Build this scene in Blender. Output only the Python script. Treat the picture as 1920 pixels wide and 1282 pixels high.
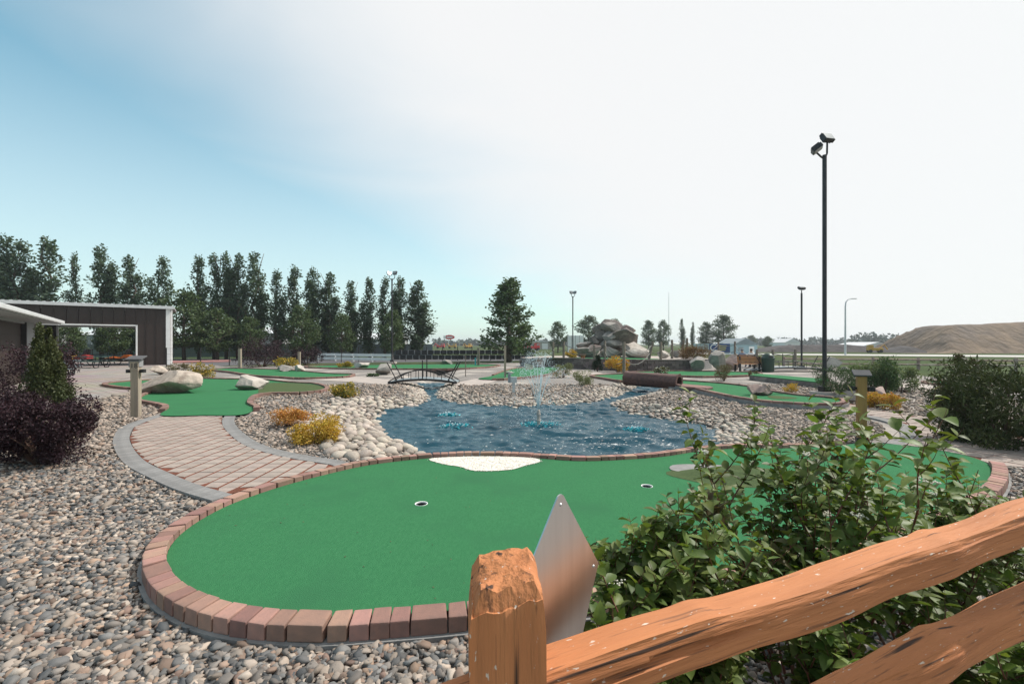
import bpy, bmesh, math, random
import numpy as np
from mathutils import Vector, Matrix, noise
R = math.radians
random.seed(7)
rng = np.random.default_rng(7)
for o in list(bpy.data.objects):
    bpy.data.objects.remove(o)
SC = bpy.context.scene
COL = SC.collection

# ---------------------------------------------------------------- camera
F, HOR, HC = 853.0, 645.0, 1.6          # focal length in photo pixels, horizon row, eye height (m)
cd = bpy.data.cameras.new('camera')
cd.sensor_width = 36.0
cd.lens = F / 1920 * 36
cd.shift_y = 4 / 1920
cd.clip_start = 0.05
cd.clip_end = 5000
cam = bpy.data.objects.new('camera', cd)
COL.objects.link(cam)
cam.location = (0, 0, HC)
cam.rotation_euler = (R(90), 0, 0)
SC.camera = cam

# ---------------------------------------------------------------- sky, sun, exposure
SUN_EL, SUN_AZ = R(50), R(68)           # azimuth measured from +Y (view axis) towards +X
sdir = Vector((math.sin(SUN_AZ) * math.cos(SUN_EL), math.cos(SUN_AZ) * math.cos(SUN_EL), math.sin(SUN_EL)))
world = bpy.data.worlds.new('World')
SC.world = world
world.use_nodes = True
nt = world.node_tree
nt.nodes.clear()
N, L = nt.nodes.new, nt.links.new
out = N('ShaderNodeOutputWorld')
sky = N('ShaderNodeTexSky')
sky.sky_type = 'NISHITA'
sky.sun_disc = False
sky.sun_elevation = SUN_EL
sky.sun_rotation = SUN_AZ
sky.air_density = 1.0
sky.dust_density = 1.0
sky.ozone_density = 1.5
bg1 = N('ShaderNodeBackground')
bg1.inputs[1].default_value = 0.15
tint = N('ShaderNodeMix'); tint.data_type = 'RGBA'; tint.blend_type = 'MULTIPLY'
tint.inputs[0].default_value = 1.0
tint.inputs[7].default_value = (0.66, 1.34, 1.16, 1)
L(sky.outputs[0], tint.inputs[6])
L(tint.outputs[2], bg1.inputs[0])
bg2 = N('ShaderNodeBackground')          # thin high cloud veil, whitest towards the sun
bg2.inputs[0].default_value = (0.985, 0.985, 0.985, 1)
bg2.inputs[1].default_value = 0.945
tc = N('ShaderNodeTexCoord')
dot = N('ShaderNodeVectorMath'); dot.operation = 'DOT_PRODUCT'
dot.inputs[1].default_value = sdir
L(tc.outputs['Generated'], dot.inputs[0])
mp = N('ShaderNodeMapping'); mp.inputs['Scale'].default_value = (1.2, 1.6, 4.5); mp.inputs['Rotation'].default_value = (0.25, 0.3, 0)
L(tc.outputs['Generated'], mp.inputs[0])
nz = N('ShaderNodeTexNoise'); nz.inputs['Scale'].default_value = 1.6; nz.inputs['Detail'].default_value = 3; nz.inputs['Roughness'].default_value = 0.5
nz.inputs['Distortion'].default_value = 0.6
L(mp.outputs[0], nz.inputs['Vector'])
ma = N('ShaderNodeMath'); ma.operation = 'MULTIPLY_ADD'; ma.inputs[1].default_value = 0.18; 
L(nz.outputs[0], ma.inputs[0]); L(dot.outputs['Value'], ma.inputs[2])
mr = N('ShaderNodeMapRange'); mr.interpolation_type = 'SMOOTHSTEP'
mr.inputs[1].default_value = 0.0; mr.inputs[2].default_value = 0.70; mr.inputs[3].default_value = 0.0; mr.inputs[4].default_value = 0.97
L(ma.outputs[0], mr.inputs[0])
sx = N('ShaderNodeSeparateXYZ'); L(tc.outputs['Generated'], sx.inputs[0])   # paler haze low over the horizon, all round
hzr = N('ShaderNodeMapRange'); hzr.interpolation_type = 'SMOOTHSTEP'
hzr.inputs[1].default_value = 0.0; hzr.inputs[2].default_value = 0.60; hzr.inputs[3].default_value = 0.64; hzr.inputs[4].default_value = 0.0
L(sx.outputs[2], hzr.inputs[0])
mxm = N('ShaderNodeMath'); mxm.operation = 'MAXIMUM'
L(mr.outputs[0], mxm.inputs[0]); L(hzr.outputs[0], mxm.inputs[1])
mixs = N('ShaderNodeMixShader')
L(mxm.outputs[0], mixs.inputs[0]); L(bg1.outputs[0], mixs.inputs[1]); L(bg2.outputs[0], mixs.inputs[2])
L(mixs.outputs[0], out.inputs[0])

sl = bpy.data.lights.new('sun', 'SUN')
sl.energy = 5.0
sl.angle = R(0.6)
sl.color = (1.0, 0.95, 0.87)
sun = bpy.data.objects.new('sun', sl)
COL.objects.link(sun)
sun.rotation_euler = sdir.to_track_quat('Z', 'Y').to_euler()
SC.view_settings.view_transform = 'Standard'
SC.view_settings.look = 'None'
SC.view_settings.gamma = 1
SC.view_settings.use_curve_mapping = False
SC.view_settings.exposure = 0.02

# ---------------------------------------------------------------- helpers
def P(px, py, z=0.0):
    """photo pixel -> point on the horizontal plane at height z"""
    Y = F * (HC - z) / (py - HOR)
    return Vector(((px - 960) / F * Y, Y, z))
def D(px, py, Y):
    """photo pixel -> point at depth Y"""
    return Vector(((px - 960) / F * Y, Y, HC - (py - HOR) / F * Y))
def px2m(n, Y):
    return n / F * Y

def link(name, mesh, mat=None, parent=None, loc=None, rot=None, scale=None):
    o = bpy.data.objects.new(name, mesh)
    COL.objects.link(o)
    if mat is not None and mesh is not None and len(mesh.materials) == 0:
        mesh.materials.append(mat)
    if parent is not None:
        o.parent = parent
    if loc is not None: o.location = loc
    if rot is not None: o.rotation_euler = rot
    if scale is not None: o.scale = scale
    return o
def tag(o, label, cat, group=None):
    o['label'] = label; o['category'] = cat
    if group: o['group'] = group
    return o
def thing(name, label, cat, loc=(0, 0, 0), rz=0.0, group=None):
    e = bpy.data.objects.new(name, None)
    COL.objects.link(e)
    e.location = loc; e.rotation_euler = (0, 0, rz); e.empty_display_size = 0.2
    return tag(e, label, cat, group)
def struct(o):
    o['kind'] = 'structure'; return o
def stuff(o):
    o['kind'] = 'stuff'; return o
def copy_tree(o, parent=None):
    c = o.copy(); COL.objects.link(c); c.parent = parent
    for ch in list(o.children):
        copy_tree(ch, c)
    return c

class MB:
    """collects shapes into one mesh"""
    def __init__(s): s.v = []; s.f = []
    def add(s, vs, fs):
        n = len(s.v); s.v += [tuple(v) for v in vs]; s.f += [tuple(i + n for i in f) for f in fs]; return s
    def box(s, c, d, rz=0.0, M=None):
        x, y, z = d[0] / 2, d[1] / 2, d[2] / 2
        vs = [Vector(p) for p in ((-x,-y,-z),(x,-y,-z),(x,y,-z),(-x,y,-z),(-x,-y,z),(x,-y,z),(x,y,z),(-x,y,z))]
        m = Matrix.Translation(c) @ (M if M else Matrix.Rotation(rz, 4, 'Z'))
        return s.add([m @ v for v in vs], [(0,3,2,1),(4,5,6,7),(0,1,5,4),(1,2,6,5),(2,3,7,6),(3,0,4,7)])
    def tube(s, pts, r, n=8, cap=True):
        pts = [Vector(p) for p in pts]
        rs = r if isinstance(r, (list, tuple)) else [r] * len(pts)
        rings = []; prev = None
        for i, p in enumerate(pts):
            t = (pts[min(i + 1, len(pts) - 1)] - pts[max(i - 1, 0)]).normalized()
            if prev is None:
                a = t.orthogonal().normalized()
            else:
                a = (prev - t * prev.dot(t)).normalized()
            prev = a; b = t.cross(a)
            rings.append([p + (a * math.cos(2*math.pi*k/n) + b * math.sin(2*math.pi*k/n)) * rs[i] for k in range(n)])
        vs = [v for rg in rings for v in rg]; fs = []
        for i in range(len(pts) - 1):
            for k in range(n):
                k2 = (k + 1) % n
                fs.append((i*n+k, i*n+k2, (i+1)*n+k2, (i+1)*n+k))
        if cap:
            fs.append(tuple(range(n))[::-1]); fs.append(tuple((len(pts)-1)*n + k for k in range(n)))
        return s.add(vs, fs)
    def lathe(s, c, prof, n=16):
        """prof: (radius, z) from bottom to top"""
        c = Vector(c); vs = []; fs = []
        for (r, z) in prof:
            for k in range(n):
                a = 2*math.pi*k/n
                vs.append(c + Vector((r*math.cos(a), r*math.sin(a), z)))
        for i in range(len(prof) - 1):
            for k in range(n):
                k2 = (k+1) % n
                fs.append((i*n+k, i*n+k2, (i+1)*n+k2, (i+1)*n+k))
        fs.append(tuple(range(n))[::-1]); fs.append(tuple((len(prof)-1)*n + k for k in range(n)))
        return s.add(vs, fs)
    def prism(s, poly, vec):
        """planar polygon (3D points) extruded by vec"""
        vec = Vector(vec); n = len(poly); p = [Vector(q) for q in poly]
        nrm = Vector((0,0,0))
        for i in range(n): nrm += p[i].cross(p[(i+1) % n])
        if nrm.dot(vec) > 0: p = p[::-1]
        vs = p + [q + vec for q in p]
        return s.add(vs, [tuple(range(n)), tuple(range(2*n-1, n-1, -1))] + [((i+1) % n, i, n+i, n+(i+1) % n) for i in range(n)])
    def mesh(s, name, smooth=False, bevel=0.0, seg=2):
        m = bpy.data.meshes.new(name)
        m.from_pydata(s.v, [], s.f)
        if bevel:
            bm = bmesh.new(); bm.from_mesh(m)
            bmesh.ops.bevel(bm, geom=list(bm.edges), offset=bevel, segments=seg, affect='EDGES', profile=0.6, clamp_overlap=True)
            bm.to_mesh(m); bm.free()
        if smooth is True:
            m.polygons.foreach_set('use_smooth', [True] * len(m.polygons))
        elif smooth:
            m.polygons.foreach_set('use_smooth', [True] * len(m.polygons)); m.set_sharp_from_angle(angle=R(smooth))
        m.update()
        return m
    def obj(s, name, mat, parent=None, smooth=False, bevel=0.0, **k):
        return link(name, s.mesh(name, smooth, bevel), mat, parent, **k)

def np_mesh(name, V, faces, cols=None, smooth=True):
    """V: (N, nv, 3) copies of one small topology; faces: index tuples of equal size; cols: (N,4)"""
    Nn, nv = V.shape[:2]
    fa = np.array(faces, dtype=np.int32); k = fa.shape[1]
    idx = (fa[None] + (np.arange(Nn, dtype=np.int32) * nv)[:, None, None]).reshape(-1)
    m = bpy.data.meshes.new(name)
    m.vertices.add(Nn * nv); m.vertices.foreach_set('co', V.reshape(-1).astype(np.float32))
    nf = Nn * len(fa)
    m.loops.add(nf * k); m.loops.foreach_set('vertex_index', idx)
    m.polygons.add(nf); m.polygons.foreach_set('loop_start', np.arange(0, nf * k, k, dtype=np.int32))
    m.polygons.foreach_set('use_smooth', np.full(nf, smooth))
    if cols is not None:
        a = m.attributes.new('Col', 'FLOAT_COLOR', 'POINT')
        a.data.foreach_set('color', np.repeat(cols, nv, axis=0).reshape(-1).astype(np.float32))
    m.update(calc_edges=True); m.validate()
    return m

def ico(sub):
    bm = bmesh.new(); bmesh.ops.create_icosphere(bm, subdivisions=sub, radius=1.0)
    v = np.array([x.co[:] for x in bm.verts]); f = [tuple(w.index for w in x.verts) for x in bm.faces]
    bm.free(); return v, f
def rotmats(n, tilt=0.5):
    """random rotations: full spin about Z, limited tilt"""
    a = rng.uniform(0, 2*np.pi, n); b = rng.normal(0, tilt, n); c = rng.normal(0, tilt, n)
    ca, sa, cb, sb, cc, sc_ = np.cos(a), np.sin(a), np.cos(b), np.sin(b), np.cos(c), np.sin(c)
    z = np.zeros(n); o = np.ones(n)
    Rz = np.stack([ca,-sa,z, sa,ca,z, z,z,o], 1).reshape(n,3,3)
    Rx = np.stack([o,z,z, z,cb,-sb, z,sb,cb], 1).reshape(n,3,3)
    Ry = np.stack([cc,z,sc_, z,o,z, -sc_,z,cc], 1).reshape(n,3,3)
    return Rz @ Rx @ Ry
def inside(poly, X, Y):
    c = np.zeros(X.shape, bool); n = len(poly)
    for i in range(n):
        x1, y1 = poly[i][0], poly[i][1]; x2, y2 = poly[(i+1) % n][0], poly[(i+1) % n][1]
        cond = ((y1 > Y) != (y2 > Y)) & (X < (x2-x1) * (Y-y1) / ((y2-y1) if abs(y2-y1) > 1e-9 else 1e-9) + x1)
        c ^= cond
    return c
def pdist(poly, X, Y, closed=True):
    d = np.full(X.shape, 1e9); n = len(poly)
    for i in range(n if closed else n-1):
        a = poly[i]; b = poly[(i+1) % n]
        vx, vy = b[0]-a[0], b[1]-a[1]; l2 = vx*vx + vy*vy + 1e-12
        t = np.clip(((X-a[0])*vx + (Y-a[1])*vy) / l2, 0, 1)
        d = np.minimum(d, np.hypot(X-a[0]-t*vx, Y-a[1]-t*vy))
    return d
def smooth_loop(pts, step=0.1, closed=True):
    """Catmull-Rom through points, resampled to even steps"""
    p = [Vector((q[0], q[1], 0)) for q in pts]; n = len(p); o = []
    for i in range(n if closed else n-1):
        g = (lambda k: p[k % n]) if closed else (lambda k: p[max(0, min(n-1, k))])
        p0, p1, p2, p3 = g(i-1), g(i), g(i+1), g(i+2)
        for k in range(12):
            t = k / 12
            o.append(0.5*((2*p1) + (p2-p0)*t + (2*p0-5*p1+4*p2-p3)*t*t + (3*p1-p0-3*p2+p3)*t**3))
    if closed: o.append(o[0].copy())
    else: o.append(p[-1].copy())
    L_ = [0]
    for i in range(1, len(o)): L_.append(L_[-1] + (o[i]-o[i-1]).length)
    n2 = max(8, int(round(L_[-1] / step))); res = []; j = 0
    for k in range(n2 if closed else n2 + 1):
        s_ = L_[-1] * k / n2
        while j < len(L_) - 2 and L_[j+1] < s_: j += 1
        t = (s_ - L_[j]) / max(1e-9, L_[j+1] - L_[j])
        res.append(o[j].lerp(o[j+1], t))
    return res
def sheet(name, loop, z, mat, holes=(), parent=None):
    """flat polygon sheet with optional holes"""
    bm = bmesh.new(); es = []
    for lp in [loop] + list(holes):
        vs = [bm.verts.new((p[0], p[1], z)) for p in lp]
        es += [bm.edges.new((vs[i], vs[(i+1) % len(vs)])) for i in range(len(vs))]
    bmesh.ops.triangle_fill(bm, use_beauty=True, edges=es)
    for f in bm.faces:
        if f.normal.z < 0: f.normal_flip()
    m = bpy.data.meshes.new(name); bm.to_mesh(m); bm.free()
    return link(name, m, mat, parent)

# ---------------------------------------------------------------- materials
def mat(name, c1, c2=None, rough=0.7, scale=6.0, detail=5.0, bump=0.0, bscale=None, metal=0.0, rand=0.0, island=0.0,
        stretch=None, spec=0.4, lo=0.35, hi=0.65, c3=None, scale3=1.0, attr=False, transl=0.0, coord='Object'):
    m = bpy.data.materials.new(name); m.use_nodes = True
    t = m.node_tree; b = t.nodes['Principled BSDF']; n, l = t.nodes.new, t.links.new
    tcn = n('ShaderNodeTexCoord'); src = tcn.outputs[coord]
    if stretch:
        mpn = n('ShaderNodeMapping'); mpn.inputs['Scale'].default_value = stretch; l(src, mpn.inputs[0]); src = mpn.outputs[0]
    no = n('ShaderNodeTexNoise'); no.inputs['Scale'].default_value = scale; no.inputs['Detail'].default_value = detail; no.inputs['Roughness'].default_value = 0.6
    l(src, no.inputs['Vector'])
    def mixc(fac, a, bb, mode='MIX'):
        x = n('ShaderNodeMix'); x.data_type = 'RGBA'; x.blend_type = mode
        for s_, v in ((0, fac), (6, a), (7, bb)):
            if isinstance(v, (int, float)): x.inputs[s_].default_value = v
            elif isinstance(v, tuple): x.inputs[s_].default_value = (*v[:3], 1)
            else: l(v, x.inputs[s_])
        return x.outputs[2]
    if attr:
        at = n('ShaderNodeAttribute'); at.attribute_name = 'Col'; col = at.outputs['Color']
        if c2 is not None: pass
    else:
        r_ = n('ShaderNodeMapRange'); r_.inputs[1].default_value = lo; r_.inputs[2].default_value = hi
        l(no.outputs[0], r_.inputs[0])
        col = mixc(r_.outputs[0], c1, c2 if c2 else tuple(x*0.8 for x in c1))
    if c3:
        n3 = n('ShaderNodeTexNoise'); n3.inputs['Scale'].default_value = scale3; n3.inputs['Detail'].default_value = 4
        l(tcn.outputs[coord], n3.inputs['Vector'])
        r3 = n('ShaderNodeMapRange'); r3.inputs[1].default_value = 0.5; r3.inputs[2].default_value = 0.68; l(n3.outputs[0], r3.inputs[0])
        col = mixc(r3.outputs[0], col, c3)
    for amt, kind in ((rand, 'obj'), (island, 'isl')):
        if amt:
            if kind == 'obj': oi = n('ShaderNodeObjectInfo'); rv = oi.outputs['Random']
            else: oi = n('ShaderNodeNewGeometry'); rv = oi.outputs['Random Per Island']
            mm = n('ShaderNodeMapRange'); mm.inputs[3].default_value = 1-amt; mm.inputs[4].default_value = 1+amt; l(rv, mm.inputs[0])
            hs = n('ShaderNodeHueSaturation'); l(mm.outputs[0], hs.inputs['Value']); l(col, hs.inputs['Color'])
            mh = n('ShaderNodeMath'); mh.operation = 'MULTIPLY'; mh.inputs[1].default_value = 7.31; l(rv, mh.inputs[0])
            fr = n('ShaderNodeMath'); fr.operation = 'FRACT'; l(mh.outputs[0], fr.inputs[0])
            m2 = n('ShaderNodeMapRange'); m2.inputs[3].default_value = 0.5-amt*0.06; m2.inputs[4].default_value = 0.5+amt*0.06; l(fr.outputs[0], m2.inputs[0])
            l(m2.outputs[0], hs.inputs['Hue'])
            col = hs.outputs[0]
    l(col, b.inputs['Base Color'])
    b.inputs['Roughness'].default_value = rough; b.inputs['Metallic'].default_value = metal
    b.inputs['Specular IOR Level'].default_value = spec
    if bump:
        nb = no
        if bscale:
            nb = n('ShaderNodeTexNoise'); nb.inputs['Scale'].default_value = bscale; nb.inputs['Detail'].default_value = 6; l(src, nb.inputs['Vector'])
        bp = n('ShaderNodeBump'); bp.inputs['Strength'].default_value = 1.0; bp.inputs['Distance'].default_value = bump
        l(nb.outputs[0], bp.inputs['Height']); l(bp.outputs[0], b.inputs['Normal'])
    if transl:
        tr = n('ShaderNodeBsdfTranslucent'); l(mixc(1.0, col, (1.0, 1.0, 0.55), 'MULTIPLY'), tr.inputs[0])
        ms = n('ShaderNodeMixShader'); ms.inputs[0].default_value = transl
        l(b.outputs[0], ms.inputs[1]); l(tr.outputs[0], ms.inputs[2]); l(ms.outputs[0], t.nodes['Material Output'].inputs[0])
    return m

MT = {}
MT['gravel_bed'] = mat('gravel_bed', (0.30,0.27,0.245), (0.085,0.08,0.08), rough=0.95, scale=38, detail=3, bump=0.02, bscale=30, c3=(0.40,0.36,0.32), scale3=0.5, lo=0.3, hi=0.7)
MT['pebble'] = mat('pebble', (0,0,0), rough=0.75, attr=True, bump=0.0015, bscale=90)
MT['carpet'] = mat('carpet', (0.042,0.168,0.072), (0.028,0.132,0.055), rough=0.95, scale=55, detail=8, bump=0.005, bscale=260, c3=(0.033,0.134,0.060), scale3=1.3, spec=0.1, lo=0.25, hi=0.75, stretch=(1.0,0.35,1.0))
MT['rough_turf'] = mat('rough_turf', (0.075,0.105,0.045), (0.055,0.08,0.035), rough=0.95, scale=30, bump=0.004, bscale=200, spec=0.1)
MT['brick'] = mat('brick', (0.33,0.185,0.145), (0.235,0.145,0.12), rough=0.9, scale=9, detail=6, bump=0.002, bscale=120, rand=0.28)
MT['brick_far'] = mat('brick_far', (0.24,0.14,0.112), (0.165,0.105,0.09), rough=0.9, scale=3, detail=6, island=0.22)
MT['footing'] = mat('footing', (0.25,0.25,0.245), (0.17,0.17,0.17), rough=0.9, scale=7, bump=0.003, bscale=60)
MT['sand'] = mat('sand', (0.68,0.64,0.58), (0.61,0.57,0.51), rough=0.95, scale=90, detail=3, bump=0.003, bscale=80)
MT['white'] = mat('white', (0.78,0.78,0.77), (0.68,0.68,0.68), rough=0.5, scale=3)
MT['black'] = mat('black', (0.012,0.012,0.014), (0.02,0.02,0.022), rough=0.5, scale=5)
MT['paver'] = mat('paver', (0.335,0.275,0.24), (0.25,0.21,0.185), rough=0.9, scale=6, detail=7, bump=0.002, bscale=110, rand=0.10)
MT['border_paver'] = mat('border_paver', (0.225,0.220,0.216), (0.165,0.162,0.16), rough=0.9, scale=8, detail=7, bump=0.002, bscale=110, rand=0.10)
MT['joint'] = mat('joint', (0.17,0.045,0.022), (0.10,0.04,0.025), rough=1.0, scale=7, bump=0.006, bscale=70)
# ---------------------------------------------------------------- outlines (photo pixels -> metres)
ZW = -0.20                                   # water level
pond_px = [(698,795),(706,778),(735,765),(785,757),(800,747),(793,733),(786,716),(812,700),(838,700),(832,722),(822,738),(832,750),(872,757),(940,762),(1010,761),(1060,757),
           (1108,753),(1148,744),(1178,733),(1205,722),(1250,722),(1238,733),(1196,746),(1150,757),(1182,774),(1232,783),(1292,791),(1340,803),(1352,835),(1330,872),
           (1000,885),(800,872),(782,852),(757,836),(732,825),(708,812)]
POND = smooth_loop([P(x, y, ZW) for x, y in pond_px], 0.2)
ZC = 0.05                                    # carpet height
def loop_px(pts, z=ZC, step=0.1, closed=True):
    return smooth_loop([P(x, y, z) for x, y in pts], step, closed)
front_px = [(313,1040),(322,1078),(352,1108),(402,1132),(470,1149),(560,1158),(650,1158),(760,1150),(880,1140),(1060,1120),(1260,1092),(1450,1058),(1620,1012),(1760,962),(1832,925),(1858,893),
            (1850,868),(1795,850),(1700,835),(1625,830),(1560,836),(1470,840),(1390,840),(1310,846),(1250,855),(1180,861),(1090,864),(1010,859),(930,855),(860,856),(790,860),(690,872),(600,892),(520,914),(440,942),(380,972),(335,1005)]
GREENS = {}
GREENS['front'] = loop_px(front_px)
GREENS['left'] = loop_px([(302,778),(380,778),(455,777),(476,765),(463,756),(474,743),(505,738),(560,737),(600,733),(609,727),(588,720),(540,717),(490,712),(430,711),(360,710),(290,712),(203,719),(226,726),(290,731),(268,743),(266,751),(316,762)], 0.05, 0.15)
GREENS['rear_left'] = loop_px([(398,693),(437,691),(512,693),(552,695),(595,699),(625,701),(660,702),(650,706),(612,708),(560,709),(525,707),(475,704),(437,698)], 0.05, 0.3)
GREENS['far'] = loop_px([(575,688),(600,685.5),(700,684),(860,682.5),(935,685),(862,691),(720,691.5),(632,690.5)], 0.05, 0.5)
GREENS['centre'] = loop_px([(897,709.5),(925,704),(947,696),(975,690),(1045,687),(1042,697),(1015,704),(972,708.5),(935,711)], 0.05, 0.2)
GREENS['tunnel_mouth'] = loop_px([(1110,705),(1140,702.5),(1185,702),(1190,712),(1165,714),(1132,709)], 0.05, 0.2)
GREENS['right'] = loop_px([(1272,714),(1310,716),(1360,720),(1407,726),(1450,735),(1500,742),(1550,746),(1577,751),(1568,757),(1520,758),(1450,754),(1387,746),(1325,733),(1300,727),(1272,722)], 0.12, 0.15)
GREENS['back_right'] = loop_px([(1180,698),(1260,696),(1340,696.5),(1405,698.5),(1425,701),(1405,704),(1340,706),(1290,705.5),(1235,703)], 0.05, 0.3)
GREENS['far_right'] = loop_px([(1735,716),(1790,714),(1850,716),(1880,722),(1800,723),(1755,720)], 0.05, 0.3)

path_left_in = [(300,779),(252,800),(243,820),(250,840),(270,862),(325,890),(375,910),(432,925),(500,905),(575,886),(627,872),(595,867),(520,852),(450,827),(424,806),(415,790),(417,779)]
path_left_out = [(294,779),(237,795),(214,815),(214,840),(237,872),(275,892),(325,915),(402,940),(470,925),(560,898),(660,870),(655,865),(560,852),(495,837),(447,803),(440,787),(447,779)]
PATH_L = [P(x, y, 0.03) for x, y in path_left_in]
PATH_LO = [P(x, y, 0.03) for x, y in path_left_out]
path_right_in = [(1592,756),(1636,764),(1697,778),(1771,784),(1830,796),(1900,812),(1990,840),(2000,880),(1870,872),(1850,866),(1795,849),(1700,834),(1690,832),(1712,820),(1712,806),(1684,790),(1620,776),(1545,763)]
PATH_R = [P(x, y, 0.03) for x, y in path_right_in]
PATH_RB = [(1690,833),(1660,833),(1690,819),(1690,807),(1666,792),(1605,777),(1533,764)]
PLAZA = [P(x, y, 0.012) for x, y in [(-420,770),(60,778),(128,764),(180,748),(250,737),(232,727),(185,722),(215,712),(300,702),(345,690),(420,686),(330,679),(60,672),(-300,676)]]
CPATHS = [[P(x, y, 0.01) for x, y in q] for q in (
    [(560,709),(650,705),(735,713),(735,722),(660,716),(590,712)],
    [(850,720),(900,709),(935,711),(900,722)],
    [(1045,690),(1085,696),(1200,700),(1200,704),(1120,705),(1050,699)],
    [(1660,722),(1735,715),(1830,724),(1800,730),(1700,728)])]

def sdf(X, Y):
    d = pdist(POND, X, Y); i = inside(POND, X, Y)
    return np.where(i, -d, d)
def hgt(X, Y):
    d = sdf(X, Y)
    out_ = ZW * np.clip(1 - d / 1.0, 0, 1) ** 1.4
    out_ = out_ - 0.022*np.clip((5.6 - Y)/1.2, 0, 1)
    in_ = np.maximum(ZW + 0.55 * d, -0.85)
    return np.where(d > 0, out_, in_)
def hz(x, y):
    return float(hgt(np.array([x]), np.array([y]))[0])

def axis(lo, hi, step, far_lo, far_hi, g=1.35):
    a = list(np.arange(lo, hi + 1e-6, step)); s_ = step; v = a[-1]
    while v < far_hi: s_ *= g; v += s_; a.append(v)
    s_ = step; v = a[0]
    while v > far_lo: s_ *= g; v -= s_; a.insert(0, v)
    return np.array(a)
COURSE = [Vector(q) for q in [(-60,-3),(60,-3),(60,6),(18,14),(21,24),(22,33),(14,38),(3,40),(-6,37),(-14,34),(-20,33),(-34,26),(-60,20)]]
def grid_obj(name, xs, ys, off, material, keep=None):
    X, Y = np.meshgrid(xs, ys)
    Z = hgt(X.ravel(), Y.ravel()).reshape(X.shape) + off(X, Y)
    nx, ny = len(xs), len(ys)
    V = np.stack([X, Y, Z], -1).reshape(-1, 3)
    i, j = np.meshgrid(np.arange(nx-1), np.arange(ny-1)); a = (j*nx + i).ravel()
    q = np.stack([a, a+1, a+nx+1, a+nx], 1)
    if keep is not None:
        c = V[q].mean(1); q = q[keep(c[:,0], c[:,1])]
    m = bpy.data.meshes.new(name)
    m.from_pydata(V.tolist(), [], q.tolist())
    m.polygons.foreach_set('use_smooth', [True]*len(m.polygons))
    bm = bmesh.new(); bm.from_mesh(m)
    bmesh.ops.delete(bm, geom=[v for v in bm.verts if not v.link_faces], context='VERTS'); bm.to_mesh(m); bm.free()
    return link(name, m, material)
MT['grass_field'] = mat('grass_field', (0.055,0.082,0.026), (0.036,0.056,0.02), rough=1.0, scale=1.5, detail=8, bump=0.03, bscale=14, c3=(0.085,0.085,0.036), scale3=0.08, spec=0.1)
xs = axis(-16, 16, 0.4, -3000, 3000); ys = axis(-4, 36, 0.4, -300, 4000)
incourse = lambda X, Y: inside(COURSE, X, Y)
struct(grid_obj('ground', xs, ys, lambda X, Y: np.where(inside(COURSE, X, Y), -0.06, -0.012), MT['grass_field']))
struct(grid_obj('gravel_bed', np.arange(-40, 40.01, 0.25), np.arange(-3, 40.01, 0.25), lambda X, Y: 0*X, MT['gravel_bed'], keep=incourse))

# plaza of small pavers seen far off: one sheet, pattern in the material
def brick_mat(name, c1, c2, cm, sx, sy, rot=0.0, mortar=0.012):
    m = bpy.data.materials.new(name); m.use_nodes = True; t = m.node_tree; b = t.nodes['Principled BSDF']
    tcn = t.nodes.new('ShaderNodeTexCoord'); mpn = t.nodes.new('ShaderNodeMapping'); mpn.inputs['Rotation'].default_value = (0, 0, rot)
    br = t.nodes.new('ShaderNodeTexBrick'); br.inputs['Scale'].default_value = 1.0
    br.inputs['Brick Width'].default_value = sx; br.inputs['Row Height'].default_value = sy; br.inputs['Mortar Size'].default_value = mortar
    br.inputs['Color1'].default_value = (*c1, 1); br.inputs['Color2'].default_value = (*c2, 1); br.inputs['Mortar'].default_value = (*cm, 1)
    nn = t.nodes.new('ShaderNodeTexNoise'); nn.inputs['Scale'].default_value = 0.7; nn.inputs['Detail'].default_value = 6
    mx = t.nodes.new('ShaderNodeMix'); mx.data_type = 'RGBA'; mx.blend_type = 'MULTIPLY'; mx.inputs[0].default_value = 0.5
    t.links.new(tcn.outputs['Object'], mpn.inputs[0]); t.links.new(mpn.outputs[0], br.inputs['Vector']); t.links.new(tcn.outputs['Object'], nn.inputs['Vector'])
    t.links.new(br.outputs['Color'], mx.inputs[6]); t.links.new(nn.outputs['Color'], mx.inputs[7]); t.links.new(mx.outputs[2], b.inputs['Base Color'])
    b.inputs['Roughness'].default_value = 0.9
    return m
MT['plaza'] = brick_mat('plaza', (0.36,0.315,0.285), (0.31,0.275,0.25), (0.15,0.11,0.095), 0.42, 0.30, R(38))
struct(sheet('plaza', PLAZA, 0.012, MT['plaza']))
MT['concrete'] = mat('concrete', (0.40,0.35,0.31), (0.32,0.28,0.26), rough=0.9, scale=2, detail=8, bump=0.003, bscale=40)
for q in CPATHS:
    struct(sheet('concrete_path', smooth_loop(q, 0.2), 0.012, MT['concrete']))

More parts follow.
